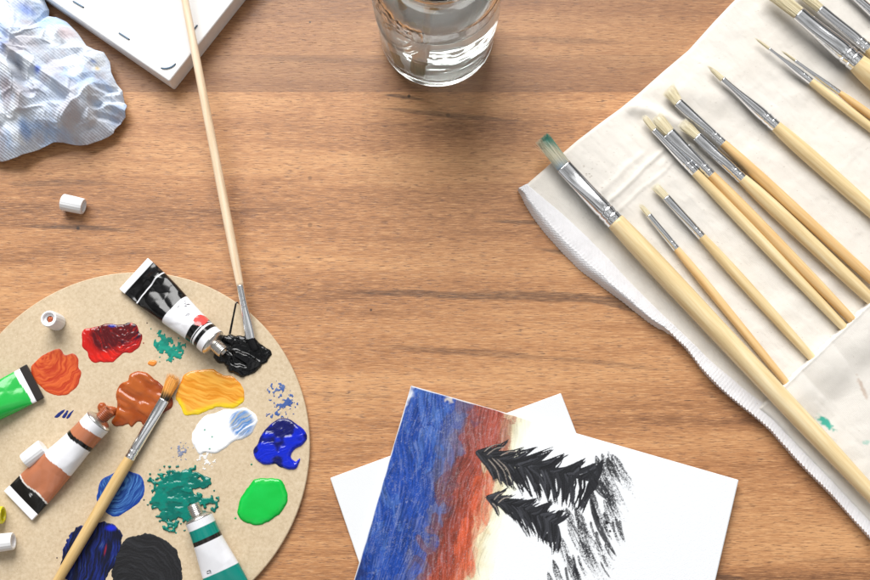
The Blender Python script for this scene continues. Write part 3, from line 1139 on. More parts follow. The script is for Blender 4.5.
def build_roll():
    root = empty('brush_roll', tuple(PV(527, 184, 0)))
    tag(root, 'off white canvas brush roll with a woven trim and a pocket', 'brush roll')
    off = np.array(root.location)
    ll, ts = resample(LL_IN, 1.0)
    tp, tt = resample(TOP, 1.0)
    ll = smooth_poly(ll[::8], 8, False)
    tp = smooth_poly(tp[::8], 8, False)
    G = ll[:, None, :] + tp[None, :, :] - ll[0]
    X, Y = G[..., 0], G[..., 1]
    Z = cloth_z(X, Y)
    # distance from the folded top edge, the edge rolls down to the table
    du = np.arange(len(ll))[:, None] * np.ones((1, len(tp)))
    e = np.clip(du / 5.0, 0, 1)
    ed = np.sqrt(np.clip(1 - (1 - e) ** 2, 0, 1))
    rise = sstep(0, 120, np.arange(len(tp)))[None, :]
    zt = np.maximum((ZR - 0.001 * rise) + Z, 0.0035) * ed + 0.0003
    W = P(X, Y, ZR)
    W[..., 2] = zt
    base = np.array([0.775, 0.738, 0.682])
    sp = vn(X * 1.3, Y * 1.3, 7)
    dirt = sstep(0.86, 0.97, sp) * np.exp(-(((X - 590) / 24) ** 2 + ((Y - 178) / 20) ** 2)) * 0.9
    dirt = np.maximum(dirt, sstep(0.95, 0.99, sp) * 0.35)
    c = mixc(base, srgb(130, 108, 84), dirt)
    stain = sstep(0.55, 0.8, fbm(X * 0.02, Y * 0.02, 77, 3)) * 0.10
    c = mixc(c, srgb(200, 186, 166), stain)
    f = grid_faces(*X.shape)
    mesh_obj('cloth', W.reshape(-1, 3) - off, f, MAT['cloth'], root, True, c.reshape(-1, 3))

    # pocket: second layer, pushed up by the handles inside it
    d = pocket_edge_dist(X, Y)
    vj = np.arange(len(tp))[None, :] * np.ones((len(ll), 1))
    keep = (d > -0.9) & (vj >= 0)
    up = np.zeros(X.shape)
    for (ax, ay, bx, by, w, h) in HANDLE_LINES:
        ex, ey = bx - ax, by - ay
        l2 = ex * ex + ey * ey
        t = np.clip(((X - ax) * ex + (Y - ay) * ey) / l2, -0.5, 3.4)
        dd = np.hypot(X - ax - t * ex, Y - ay - t * ey)
        up = np.maximum(up, h * sstep(3.2, 0.8, t) * np.exp(-(np.maximum(dd - w * 0.6, 0) / (w * 2.4)) ** 2))
    zp = np.maximum(zt, (ZR + 0.3 * Z) * ed) + 0.0020 + up + (fbm(X * 0.03, Y * 0.03, 301, 3) - 0.5) * 0.0016 + 0.0004 * np.exp(-((d - 1.5) / 1.1) ** 2)
    zp = np.where(vj < 3, zt + 0.0002 + (zp - zt) * vj / 3, zp)
    zp = np.where(d < 0, zt + 0.0004, zp)
    Wp = P(X, Y, ZR)
    Wp[..., 2] = zp
    pc = np.broadcast_to(np.array([0.775, 0.742, 0.69]), X.shape + (3,)).copy()
    seam = np.exp(-((d - 2.2) / 1.0) ** 2) * 0.5
    pc = mixc(pc, np.array([0.80, 0.775, 0.73]), seam)
    tq = ((X - 824) * 0.75 + (Y - 423) * 0.66)
    tr = (-(X - 824) * 0.66 + (Y - 423) * 0.75)
    teal = sstep(1.1, 0.5, np.hypot(tq / 13, tr / 4.2) + (vn(X * 0.5, Y * 0.5, 3) - 0.5) * 0.6)
    pc = mixc(pc, srgb(32, 172, 152), teal * 0.95)
    tq2 = (X - 861 + (Y - 388) * -0.45)
    br = sstep(1.1, 0.4, np.hypot(tq2 / 3.0, (Y - 388) / 13) + (vn(X * 0.4, Y * 0.4, 9) - 0.5) * 0.7)
    pc = mixc(pc, srgb(196, 176, 160), br * 0.8)
    t3 = sstep(1.0, 0.4, np.hypot((X - 865) / 4, (Y - 442) / 3) + (vn(X * 0.5, Y * 0.5, 4) - 0.5) * 1.2)
    pc = mixc(pc, srgb(140, 200, 185), t3 * 0.6)
    f = grid_faces(X.shape[0], X.shape[1], keep)
    V, f, cc = compact(Wp.reshape(-1, 3) - off, f, pc.reshape(-1, 3))
    mesh_obj('pocket', V, f, MAT['cloth'], root, True, cc)

    # woven trim: inner edge on the cloth, ridge, outer edge down on the table
    ridge = [(519, 188.5), (544, 211), (559, 228), (588.5, 256), (613, 279), (638, 303), (657, 320), (674, 336), (690, 353), (709, 377.5), (736, 401.5), (767, 427), (795, 458.5),
             (830, 494), (866, 534), (915, 588), (975, 655)]
    outer = [(517, 191.5), (538, 225), (574, 265), (594, 281), (617, 298), (645, 320), (665, 334), (684, 352), (704, 377), (733, 403.5), (764, 429.5), (792, 461),
             (827, 496.5), (864, 538), (912, 592), (972, 660)]
    inner = [(527, 184), (552, 204), (571, 220), (600, 248), (622, 272), (646, 297), (666, 317), (689, 339), (713, 362), (735, 380.5), (748, 391), (776, 412), (806, 442), (844, 483),
             (874, 512), (920, 556), (985, 620)]

    def rs(p):
        p = smooth_poly(p, 12, False)
        r, _ = resample(p, 0.6)
        return r
    R, O, I = rs(ridge), rs(outer), rs(inner)
    n = min(len(R), len(O), len(I))
    n = 860

    def rn(a):
        k = np.linspace(0, len(a) - 1, n)
        i = np.floor(k).astype(int)
        i2 = np.minimum(i + 1, len(a) - 1)
        w = (k - i)[:, None]
        return a[i] * (1 - w) + a[i2] * w
    R, O, I = rn(R), rn(O), rn(I)
    dv = O - R
    dl = np.hypot(*dv.T)[:, None] + 1e-6
    O = R + dv * np.where(dl < 5.0, 1.3 / dl, 1.0) * np.where(dl < 5.0, 1, 1)
    dl2 = np.hypot(*(O - R).T)
    kk = np.ones(25) / 25
    dl3 = np.convolve(np.pad(dl2, 12, mode='edge'), kk, 'valid')
    O2 = R + dv / dl * dl3[:, None]
    R = R + (O2 - R) * (0.34 * sstep(4.0, 9.0, dl3))[:, None]
    O = O2
    arc = np.r_[0, np.cumsum(np.hypot(*(R[1:] - R[:-1]).T))]
    cols = []
    nw = 34
    for j in range(nw):
        w = j / (nw - 1)
        if w < 0.5:
            k = w / 0.5
            pt = I * (1 - k) + R * k
            z = ZR + 0.0005 * min(1, k * 6) + 0.0009 * math.sin(k * math.pi * 0.55) + 0 * arc
        else:
            k = (w - 0.5) / 0.5
            wide = np.hypot(*(R - O).T)[:, None]
            pt = R * (1 - k) + O * k
            z = (ZR + 0.0014) * (1 - k ** 2.6) + 0.0004 + 0 * arc
        side = sstep(8.0, 2.0, np.hypot(*(R - O).T))     # 1 where the trim lies flat
        ph = arc / 3.6 * 2 * math.pi + 3.0 * vn(arc / 14, 0 * arc, 35)
        big = np.sin(ph + w * (18.0 * side + (1 - side) * (18.0 if w < .5 else 40.0)))
        small = np.sin(arc / 2.6 * 2 * math.pi + w * 16.0) * np.sin(w * 60 + arc * 1.2)
        amp = np.exp(-((w - 0.5) / 0.12) ** 2) * 0.9 + 0.5 * (w > 0.5)
        z = z + (0.00016 * big * np.maximum(amp, 0.55 * side) * (1 if w < .97 else 0) + 0.00022 * small * (w < 0.9)) * min(1.0, j / 4)
        nrm = (O - I) / (np.hypot(*(O - I).T)[:, None] + 1e-6)
        pt = pt + nrm * (big * amp * (0.45 + 0.2 * side) + amp * 0.9 * (vn(arc / 11, 0 * arc, 33) - 0.5))[:, None]
        Wp = P(pt[:, 0], pt[:, 1], ZR if w < 0.5 else ZR * (1 - (w - 0.5) * 2))
        if j == 0:
            z = z * 0 + ZR + 0.00005
        Wp[:, 2] = np.maximum(z + (cloth_z(pt[:, 0], pt[:, 1]) if w < 0.5 else cloth_z(pt[:, 0], pt[:, 1]) * (1 - (w - .5) * 2)), 0.0004)
        cols.append(Wp)
    V = np.stack(cols, 1).reshape(-1, 3) - off
    f = grid_faces(n, nw)
    c = np.broadcast_to(np.array([0.80, 0.79, 0.81]), (n * nw, 3)).copy()
    o = mesh_obj('trim', V, f, MAT['trim'], root, True, c)


# ================================================================== brushes
def bristle_mesh(T, wT, hT, wF, hF, n, colf, seed, splay=0.12, curve=0.0, tipround=0.0):
    """strands from the ferrule mouth (x = 0) to the tip T (local, x < 0)"""
    rs = np.random.RandomState(seed)
    Lb = np.linalg.norm(T)
    ang = rs.rand(n) * 2 * math.pi
    rad = np.sqrt(rs.rand(n)) * 0.96
    y0 = rad * np.cos(ang)
    z0 = rad * np.sin(ang)
    ln = 1 - tipround * rad ** 2 - 0.10 * rs.rand(n) ** 2 - 0.05 * rs.rand(n)
    stray = rs.rand(n) < 0.04
    K = 6
    t = np.linspace(0, 1, K)
    tt = t[None, :] * ln[:, None]
    wv = wF * (1 - tt) + wT * tt
    hv = hF * (1 - tt) + hT * tt
    wob = (rs.randn(n) * splay)[:, None] * tt ** 2
    wob = wob + (stray * rs.randn(n) * 0.35)[:, None] * tt ** 2
    y = (y0[:, None] + wob) * wv / 2
    z = (z0[:, None] + (rs.randn(n) * splay)[:, None] * tt ** 2) * hv / 2
    Xc = T[0] * tt + 0.0012 * (1 - t)[None, :]
    Yc = T[1] * tt + y + curve * tt * (1 - tt)
    Zc = T[2] * tt + z
    rad_s = max(0.00016, 0.42 * wF / math.sqrt(n) * 0.55)
    rr = rad_s * (1 - 0.75 * t ** 2)[None, :] * (0.8 + 0.4 * rs.rand(n))[:, None]
    V = np.zeros((n, K, 3, 3))
    a3 = np.array([0, 2.094, 4.189])
    V[..., 0] = Xc[..., None]
    V[..., 1] = Yc[..., None] + rr[..., None] * np.cos(a3)
    V[..., 2] = Zc[..., None] + rr[..., None] * np.sin(a3)
    base = (np.arange(n) * K * 3)[:, None, None]
    kk = np.arange(K - 1)[None, :, None] * 3
    j = np.arange(3)[None, None, :]
    j2 = (j + 1) % 3
    f = np.stack([base + kk + j, base + kk + j2, base + kk + 3 + j2, base + kk + 3 + j], -1).reshape(-1, 4)
    col = colf(np.broadcast_to(tt[..., None], (n, K, 3)), np.broadcast_to(y0[:, None, None], (n, K, 3)), np.broadcast_to(rs.rand(n)[:, None, None], (n, K, 3)))
    V = V.reshape(-1, 3)
    col = col.reshape(-1, 3)
    # core that keeps the clump from being see-through
    seg = 16
    tc = np.linspace(0, 0.86 - tipround * 0.4, 8)
    a = np.linspace(0, 2 * math.pi, seg, endpoint=False)
    C = np.zeros((8, seg, 3))
    sh = 0.86 * np.where(tc > 0.6, 1 - 0.9 * ((tc - 0.6) / 0.3) ** 2 * (0.4 + tipround), 1)
    C[..., 0] = T[0] * tc[:, None] + 0.0008 * (1 - tc[:, None])
    C[..., 1] = T[1] * tc[:, None] + (wF * (1 - tc) + wT * tc)[:, None] / 2 * sh[:, None] * np.cos(a) + curve * (tc * (1 - tc))[:, None]
    C[..., 2] = T[2] * tc[:, None] + (hF * (1 - tc) + hT * tc)[:, None] / 2 * sh[:, None] * np.sin(a)
    cf = []
    b0 = len(V)
    cf = grid_faces(8, seg)
    i = np.arange(7)[:, None]
    jj = np.arange(seg)[None, :]
    jn = (jj + 1) % seg
    cf = np.stack([i * seg + jj, i * seg + jn, (i + 1) * seg + jn, (i + 1) * seg + jj], -1).reshape(-1, 4) + b0
    cc = colf(np.broadcast_to(tc[:, None], (8, seg)), np.broadcast_to(np.cos(a)[None], (8, seg)), np.full((8, seg), 0.25)).reshape(-1, 3) * 0.8
    return np.r_[V, C.reshape(-1, 3)], np.r_[f, cf], np.r_[col, cc]


def hair_col(c0, c1, ctip=None, tip=0.75):
    def fn(t, y, r):
        c = mixc(np.array(c0), np.array(c1), r)
        if ctip is not None:
            c = mixc(c, np.array(ctip), sstep(tip - 0.2, tip + 0.15, t + (r - 0.5) * 0.25))
        return c
    return fn


IVORY = hair_col(srgb(214, 200, 162), srgb(248, 240, 212), srgb(250, 244, 224))


def paint_brush(label, T, F, E, H, w, wood='pale_wood', flat=0.42, n=170, colf=IVORY, seed=0, group=None, tipflat=None, splay=0.12, tipround=0.0, bulge=0.22, zs=(0, 0, 0, 0), curve=0.0,
                endw=None, world_pts=None, crimps=(0.80, 0.90)):
    """T tip, F ferrule mouth, E ferrule end, H handle end as photograph pixels at heights zs; w = pixel widths (tip, mouth, ferrule end, handle, handle end)"""
    if world_pts:
        T, F, E, H = [Vector(p) for p in world_pts]
        m = 1.0
    else:
        m = mpp(*E, zs[2])
        T, F, E, H = [PV(p[0], p[1], z) for p, z in zip((T, F, E, H), zs)]
    wT, wF, wE, wH, wN = [q_ * m for q_ in w]
    M4 = frame(F, H)
    inv = M4.inverted()
    root = empty('paint_brush', mat=M4)
    tag(root, label, 'paint brush', group)
    e = inv @ E
    h = inv @ H
    tl = np.array(inv @ T)
    xE, L = e.x, h.x
    # handle
    st = []
    for s in np.r_[np.linspace(0, 0.3, 22), np.linspace(0.32, 1, 34)]:
        wv = np.interp(s, [0, bulge * 0.45, bulge, bulge * 1.7, 0.75, 1.0], [wE * 0.96, (wE * .35 + wH * .65), wH, wH * 0.985, wH * 0.66 + wN * 0.34, wN])
        if s > 0.985:
            wv *= math.sqrt(max(0.02, 1 - ((s - 0.985) / 0.015) ** 2 * 0.9))
        st.append((xE - 0.0015 + s * (L - xE), wv / 2, wv / 2, 0))
    st = np.array(st)
    for _ in range(3):
        st[1:-2, 1] = (st[:-3, 1] + 2 * st[1:-2, 1] + st[2:-1, 1]) / 4
    st[:, 2] = st[:, 1]
    v, f = lathe(st, 26)
    fix_normals(mesh_obj('handle', v, f, MAT[wood], root))
    # ferrule: round at the handle, pressed flat at the hair
    st = []
    hF = wF * flat
    for s in np.linspace(0, 1, 60):
        k = sstep(0.12, 0.78, s)
        wv = wF * (1 - k) + wE * k
        hv = hF * (1 - k) + wE * k
        for c in crimps:
            g = 1 - 0.075 * math.exp(-((s - c) / 0.014) ** 2) + 0.03 * math.exp(-((s - c - 0.03) / 0.012) ** 2)
            wv *= g
            hv *= g
        st.append((s * xE, wv / 2, hv / 2, 0))
    st = [(0.0030, wF * 0.42, hF * 0.42, 0), (0.0002, wF * 0.47, hF * 0.46, 0)] + st + [(xE + 0.0003, wE * 0.485, wE * 0.485, 0), (xE + 0.0003, wE * 0.40, wE * 0.40, 0)]
    v, f = lathe(st, 40)
    fix_normals(mesh_obj('ferrule', v, f, MAT['metal'], root))
    hT = wT * (flat * 0.75 if tipflat is None else tipflat)
    V, f, c = bristle_mesh(tl, wT, hT, wF * 0.95, hF * 0.92, n, colf, seed + 7, splay, curve, tipround)
    mesh_obj('bristles', V, f, MAT['hair'], root, True, c)
    return root


GROLL = 'brushes laid out on the brush roll'


def build_roll_brushes():
    zc = ZR + 0.0016

    def rb(label, T, F, E, H, w, lift=0.0, **kw):
        m = mpp(*E, zc)
        r = w[3] * m / 2
        kw.setdefault('zs', (zc + r * 0.75 + lift, zc + r * 0.95 + lift, zc + r + lift, zc + w[4] * m / 2 + lift * 0.6 + kw.pop('zend', 0.0)))
        return paint_brush(label, T, F, E, H, w, group=GROLL, **kw)

    def tealtip(t, y, r):
        c = mixc(srgb(186, 182, 160), srgb(226, 218, 190), r)
        c = mixc(c, srgb(132, 156, 176), sstep(0.32, 0.02, t) * sstep(0.1, 0.7, r * 0.5 + (1 - (y + 1) / 2) * 0.7))
        k = sstep(0.45, 0.85, t + (r - 0.5) * 0.3) * sstep(-0.5, 0.2, y + (r - 0.5) * 0.7)
        k = np.maximum(k, sstep(0.2, 0.6, t) * sstep(0.55, 0.85, y) * (r > 0.35) * 0.8)
        return mixc(c, srgb(16, 142, 126), np.clip(k, 0, 1))
    rb('large flat brush with teal stained bristles along the roll edge', (541, 137), (563.5, 166), (614.5, 222), (888, 512), (17, 17, 19, 21, 13.5), n=420, colf=tealtip, flat=0.36,
       seed=1, splay=0.1, bulge=0.14, lift=0.0016, zend=0.004, wood='pale_wood')
    rb('shortest thin brush with a small round tip', (638.5, 203), (649, 215), (675.5, 249.5), (798, 397), (5, 6, 7, 9.2, 6), n=70, seed=2, flat=0.6, wood='orange_wood', tipround=0.3)
    rb('small flat brush second from the large flat brush', (653.5, 184.5), (666, 197), (703, 235.5), (823, 370), (10.5, 8.5, 8.5, 10.8, 7), n=110, seed=3, flat=0.5, wood='pale_wood', bulge=.3)
    rb('slim brush lying left and touching its pale neighbour', (642, 114.5), (654, 129.5), (693.5, 173.5), (857, 341), (8, 6.5, 9, 11, 7.5), n=90, seed=4, flat=0.7, wood='pale_wood', tipround=.2, bulge=.3)
    rb('flat brush touching the slim brush on its left', (655, 115.5), (669.5, 132), (712.5, 173.5), (858, 326), (15, 12.5, 10, 12, 8), n=190, seed=5, flat=0.42, wood='orange_wood', bulge=.3,
       lift=0.0002)
    rb('flat brush with splayed hair and a thick pale handle', (680.5, 121.5), (697, 136), (743, 178), (893, 320), (14, 10.5, 11, 14.5, 9), n=170, seed=6, flat=0.42, wood='pale_wood', splay=0.2)
    rb('flat brush with wide bristles and an orange handle', (667, 88), (678, 102), (725.5, 140.5), (905, 310), (17, 10.5, 9, 11.5, 8), n=210, seed=8, flat=0.45, wood='orange_wood',
       splay=0.16, lift=0.0006)
    rb('round brush with pointed hair and a thick pale handle', (707, 65), (722.5, 79), (776.5, 125.5), (925, 258), (3.5, 6.5, 12, 15, 9), n=130, seed=9, flat=1.0, wood='pale_wood', tipround=.35,
       tipflat=1.0, splay=0.06)
    rb('thin liner brush lying over another thin brush', (753.5, 36.8), (769, 48.5), (811.5, 80.5), (925, 170), (2, 3.2, 7, 9, 6), n=50, seed=10, flat=1.0, wood='pale_wood', tipflat=1.0,
       tipround=.3, splay=0.05)
    rb('thin orange handled liner brush half hidden behind its twin', (780, 49.5), (795, 60.5), (840.5, 92.5), (930, 158), (2, 3.2, 5, 7.5, 6), n=50, seed=11, flat=1.0, wood='orange_wood',
       tipflat=1.0, tipround=.3, splay=0.05)
    rb('very wide brush with a broad silver ferrule', (765, -14), (798.5, 13), (856.5, 63.5), (985, 172), (18, 16, 19.5, 24, 14), n=420, seed=12, flat=0.62, wood='pale_wood', lift=0.001)
    rb('brush behind the wide brush with a slim silver ferrule', (795, -12), (820, 8.5), (868, 49), (990, 150), (12, 10.5, 11, 14, 9), n=180, seed=13, flat=0.7, wood='pale_wood')
    rb('brush in the upper right corner of the photo', (822, -36), (842, -16), (882, 22), (990, 122), (8, 8, 9, 11, 8), n=120, seed=14, flat=0.7, wood='pale_wood')


for (a, b, w_) in [((786, 384), (797, 397), 8), ((812, 357), (823, 370), 9), ((846, 326), (857, 341), 10), ((852, 319), (862, 331), 10), ((872, 298), (890, 318), 12)]:
    HANDLE_LINES.append((a[0], a[1], b[0], b[1], w_, 0.0056))
build_roll()
build_roll_brushes()


def build_loose_brushes():
    # leaning: hair in the black paint, handle over the edge of the stretched canvas
    def dark(t, y, r):
        return mixc(srgb(10, 10, 12), srgb(30, 30, 34), r)
    za = ZP + 0.0030

    def black(t, y, r):
        return dark(t, y, r)
    zs = (ZP + 0.0016, ZP + 0.0042, ZP + 0.0095, 0.0355)
    paint_brush('long thin pale brush leaning from the black paint over the canvas', (256, 352), (250.5, 339), (238.6, 286), (173, -62), (9, 9.5, 7.6, 9.2, 6), wood='white_wood', flat=0.4, n=120,
                colf=black, seed=20, bulge=0.18, zs=zs, splay=0.1, crimps=(0.62, 0.74))

    def ochre(t, y, r):
        c = mixc(srgb(222, 142, 44), srgb(250, 196, 112), r)
        return mixc(c, srgb(34, 30, 24), sstep(0.34, 0.12, t + (r - 0.5) * 0.2))
    zs = (ZP + 0.0024, ZP + 0.0036, ZP + 0.0046, ZP + 0.0052)
    paint_brush('brush lying across the palette with ochre covered bristles', (175.5, 374), (164.3, 399.5), (129, 458), (50, 594), (17, 10.5, 10.5, 12, 8.5), wood='olive_wood', flat=0.5, n=170,
                colf=ochre, seed=22, bulge=0.2, zs=zs, splay=0.12, crimps=(0.86, 0.94), tipround=.1)


build_loose_brushes()


# ================================================================== picture and blank panel
TP = 0.0032                                       # panel thickness


def panel_frame(tl, tr, z):
    a = PV(*tl, z)
    b = PV(*tr, z)
    return frame(a, b), (b - a).length


def build_panels():
    M4, w = panel_frame((330, 478), (561, 393), TP)
    M4 = M4 @ Matrix.Translation((0, 0, -TP))
    v, f = box_verts(0, w, -0.178, 0, 0, TP)
    o = mesh_obj('blank_panel', v, f, MAT['panel'], None, False)
    bevel_mod(o, 0.0007)
    o.matrix_world = M4
    tag(o, 'blank white canvas panel lying under the painted one', 'canvas panel')

    ZT = 2 * TP + 0.0004
    M4, w = panel_frame((411, 385.5), (739, 480), ZT)
    hgt = 0.196
    root = empty('painted_panel', mat=M4 @ Matrix.Translation((0, 0, -TP)))
    tag(root, 'white canvas panel painted with a sunset sky and black firs', 'painting')
    v, f = box_verts(0, w, -hgt, 0, 0, TP - 0.0002)
    o = mesh_obj('board', v, f, MAT['panel'], root, False)
    bevel_mod(o, 0.0007)
    inv = np.array(M4.inverted())
    st = 0.00042
    A, B = np.meshgrid(np.arange(0.0002, w, st), np.arange(0.0002, hgt, st), indexing='ij')   # along the top edge, down the sheet (metres)
    k = w / 341.0                                                                            # one photograph pixel
    a = A / k
    b = B / k
    rs = np.random.RandomState(12)

    def loc(px, py):
        p = inv @ np.append(P(px, py, ZT), 1.0)
        return np.array([p[0], -p[1]]) / k
    white = srgb(227, 230, 234)
    # -- sky: bands along a, warped
    NAMES = [srgb(28, 70, 160), srgb(98, 104, 146), srgb(118, 66, 64), srgb(164, 74, 56), srgb(206, 92, 58), srgb(220, 208, 172), srgb(238, 238, 218), white]
    bk = [0, 60, 130, 190, 270]
    pos = np.array([[43, 56, 70, 82, 98, 108, 120, 128],
                    [46, 56, 68, 84, 98, 110, 122, 131],
                    [52, 60, 68, 80, 97, 111, 122, 134],
                    [48, 52, 60, 72, 92, 110, 121, 132],
                    [46, 50, 58, 70, 90, 110, 121, 132]], float)

    def sky(a_, b_):
        xs = [np.interp(b_, bk, pos[:, i]) for i in range(8)]
        c = np.zeros(a_.shape + (3,)) + NAMES[0]
        red_top = srgb(170, 86, 74)
        for i in range(1, 8):
            c = mixc(c, NAMES[i], sstep(xs[i - 1] + (0 if i > 1 else -5), xs[i], a_))
        top = sstep(70, 40, b_) * sstep(64, 74, a_) * sstep(110, 100, a_)
        c = mixc(c, red_top, top * 0.75)
        return c
    wa = a + (fbm(a * 0.05, b * 0.05, 401, 3) - 0.5) * 14
    C = sky(wa, b)
    Hh = np.zeros(a.shape)
    Wh = 0.0 * a                                   # paint cover, 0 = bare canvas

    def stroke(pts, wid, col, alpha=1.0, dry=0.0, seed=0, relief=1.0, brist=7, taper=(0.25, 0.25), blend=None, var=0.25):
        nonlocal C, Hh
        pts = smooth_poly(np.array(pts, float), 5, False) if len(pts) > 2 else np.array(pts, float)
        lo = pts.min(0) - wid
        hi = pts.max(0) + wid
        i0, i1 = np.searchsorted(a[:, 0], [lo[0], hi[0]])
        j0, j1 = np.searchsorted(b[0], [lo[1], hi[1]])
        if i1 <= i0 + 1 or j1 <= j0 + 1:
            return
        X, Y = a[i0:i1, j0:j1], b[i0:i1, j0:j1]
        best = np.full(X.shape, 1e9)
        T = np.zeros(X.shape)
        D = np.zeros(X.shape)
        seg = pts[1:] - pts[:-1]
        ln = np.hypot(seg[:, 0], seg[:, 1])
        tot = ln.sum() + 1e-9
        acc = 0
        for s_ in range(len(seg)):
            ex, ey = seg[s_]
            l2 = ex * ex + ey * ey + 1e-9
            t = np.clip(((X - pts[s_, 0]) * ex + (Y - pts[s_, 1]) * ey) / l2, 0, 1)
            dx = X - pts[s_, 0] - t * ex
            dy = Y - pts[s_, 1] - t * ey
            d = np.hypot(dx, dy)
            sg = np.sign(ex * dy - ey * dx)
            m = d < best
            best = np.where(m, d, best)
            T = np.where(m, (acc + t * ln[s_]) / tot, T)
            D = np.where(m, d * sg, D)
            acc += ln[s_]
        wv = wid / 2 * np.sqrt(np.clip(np.minimum(np.minimum(T / max(taper[0], 1e-3), 1), np.minimum((1 - T) / max(taper[1], 1e-3), 1)), 0.02, 1))
        q_ = D / wv
        br = vn(q_ * brist + seed * 3.1, T * tot / 26 + seed, seed) * 0.65 + vn(q_ * brist * 2.3, T * tot / 14 + seed, seed + 1) * 0.35
        grit = vn(X * 1.4, Y * 1.4, seed + 2)
        edge = sstep(1.0, 0.82, np.abs(q_) + (br - 0.5) * 0.35) * (best < wid)
        thr = dry * (0.62 + 0.62 * T)
        cov = sstep(thr - 0.12, thr + 0.12, br * 0.62 + grit * 0.38) if dry > 0 else 1.0
        al = np.clip(edge * cov * alpha, 0, 1)
        shade = 1 + (br - 0.5) * 2 * var
        cc = np.clip(np.array(col) * shade[..., None], 0, 1)
        C[i0:i1, j0:j1] = mixc(C[i0:i1, j0:j1], cc, al)
        Hh[i0:i1, j0:j1] = Hh[i0:i1, j0:j1] * (1 - al) + al * (0.4 + br) * relief

    # many overlapping sky strokes, direction roughly down the sheet
    for i in range(620):
        bb = rs.uniform(-6, 258)
        aa = rs.uniform(-2, 116)
        xs = np.interp(bb, bk, pos[:, 5])
        if aa > xs - 3:
            continue
        col = sky(np.array([aa + rs.randn() * 3.0]), np.array([bb]))[0]
        lum = rs.normal(1.0, 0.11)
        col = np.clip(col * lum, 0, 1) * 0.92
        if aa < 46 and rs.rand() < 0.20:
            col = col * 0.6 + 0.4 * srgb(104, 142, 206)
        if aa < 46 and rs.rand() < 0.18:
            col = col * 0.8 + 0.2 * srgb(14, 46, 130)
        if 55 < aa < 95 and rs.rand() < 0.3:
            col = col * 0.7 + 0.3 * srgb(84, 46, 52)
        ang = rs.normal(0.12, 0.24) + (0.45 if rs.rand() < 0.2 else 0)
        L_ = rs.uniform(16, 44)
        cv = rs.normal(0, 0.16) * L_
        if 46 < aa < 74 and rs.rand() < 0.45:
            ang += rs.choice([-0.9, 0.9])
            cv = rs.choice([-1, 1]) * L_ * 0.35
            L_ *= 0.55
        dxy = np.array([math.sin(ang), math.cos(ang)]) * L_ / 2
        nrm = np.array([dxy[1], -dxy[0]]) / (L_ / 2)
        c0 = np.array([aa, bb])
        stroke([c0 - dxy, c0 + nrm * cv * 0.5, c0 + dxy], rs.uniform(6, 13), col, 0.66, 0.30, 500 + i, 1.0, 11, (0.1, 0.2), var=0.42)
    # canvas grain showing through the sky as pale flecks, and the soft end of the wash
    fl = vn(a * 2.1, b * 1.7, 431) * 0.7 + vn(a * 0.5, b * 0.3, 433) * 0.3
    sk = sstep(134, 96, a + (fbm(a * .06, b * .06, 4) - .5) * 10)
    dirw = 0.14 * b + (fbm(a * 0.026, b * 0.020, 441, 2) - 0.5) * 26
    st1 = vn((a - dirw) * 0.85, b * 0.055 + a * 0.02, 443) * 0.55 + vn((a - dirw) * 1.5, b * 0.09, 445) * 0.45
    C = mixc(C, C * 0.50, sstep(0.54, 0.24, st1) * 0.78 * sk)
    C = mixc(C, C * 0.62 + 0.38 * np.array([0.55, 0.60, 0.72]), sstep(0.58, 0.85, st1) * 0.36 * sk)
    Hh = Hh + st1 * 1.2 * sk
    C = mixc(C, white, sstep(0.58, 0.90, fl) * 0.17 * sk)
    C = mixc(C, C * 0.55, sstep(0.60, 0.95, vn(a * 1.5, b * 0.7, 437)) * 0.5 * sk)
    # bare corner and top rim
    cor = sstep(1.0, 0.3, np.hypot((a - 2.0) / 3.6, (b - 10) / 14) + (vn(a * .3, b * .3, 8) - .5) * 0.8)
    C = mixc(C, white, cor * 0.85)
    C = mixc(C, srgb(206, 198, 186), sstep(1, 0.2, np.hypot((a - 42) / 7, (b - 3) / 4) + (vn(a * .4, b * .4, 9) - .5)) * 0.8)
    # darker corner at the bottom left
    C = mixc(C, srgb(20, 34, 84), sstep(1.0, 0.3, np.hypot((a - 2) / 14, (b - 196) / 26) + (vn(a * .2, b * .2, 18) - .5) * 0.7) * 0.75)

    # -- firs
    ink = srgb(38, 39, 43)

    def leaf(p0, p1, wid, seed, bend=0.0, dry=0.0, al=1.0, col=ink, taper=(0.12, 0.55)):
        p0 = loc(*p0)
        p1 = loc(*p1)
        d = p1 - p0
        nrm = np.array([-d[1], d[0]])
        stroke([p0, p0 * 0.5 + p1 * 0.5 + nrm * bend, p1], wid, col, al, dry, seed, 1.0, 10 if dry > 0.2 else 4, taper, var=0.75)

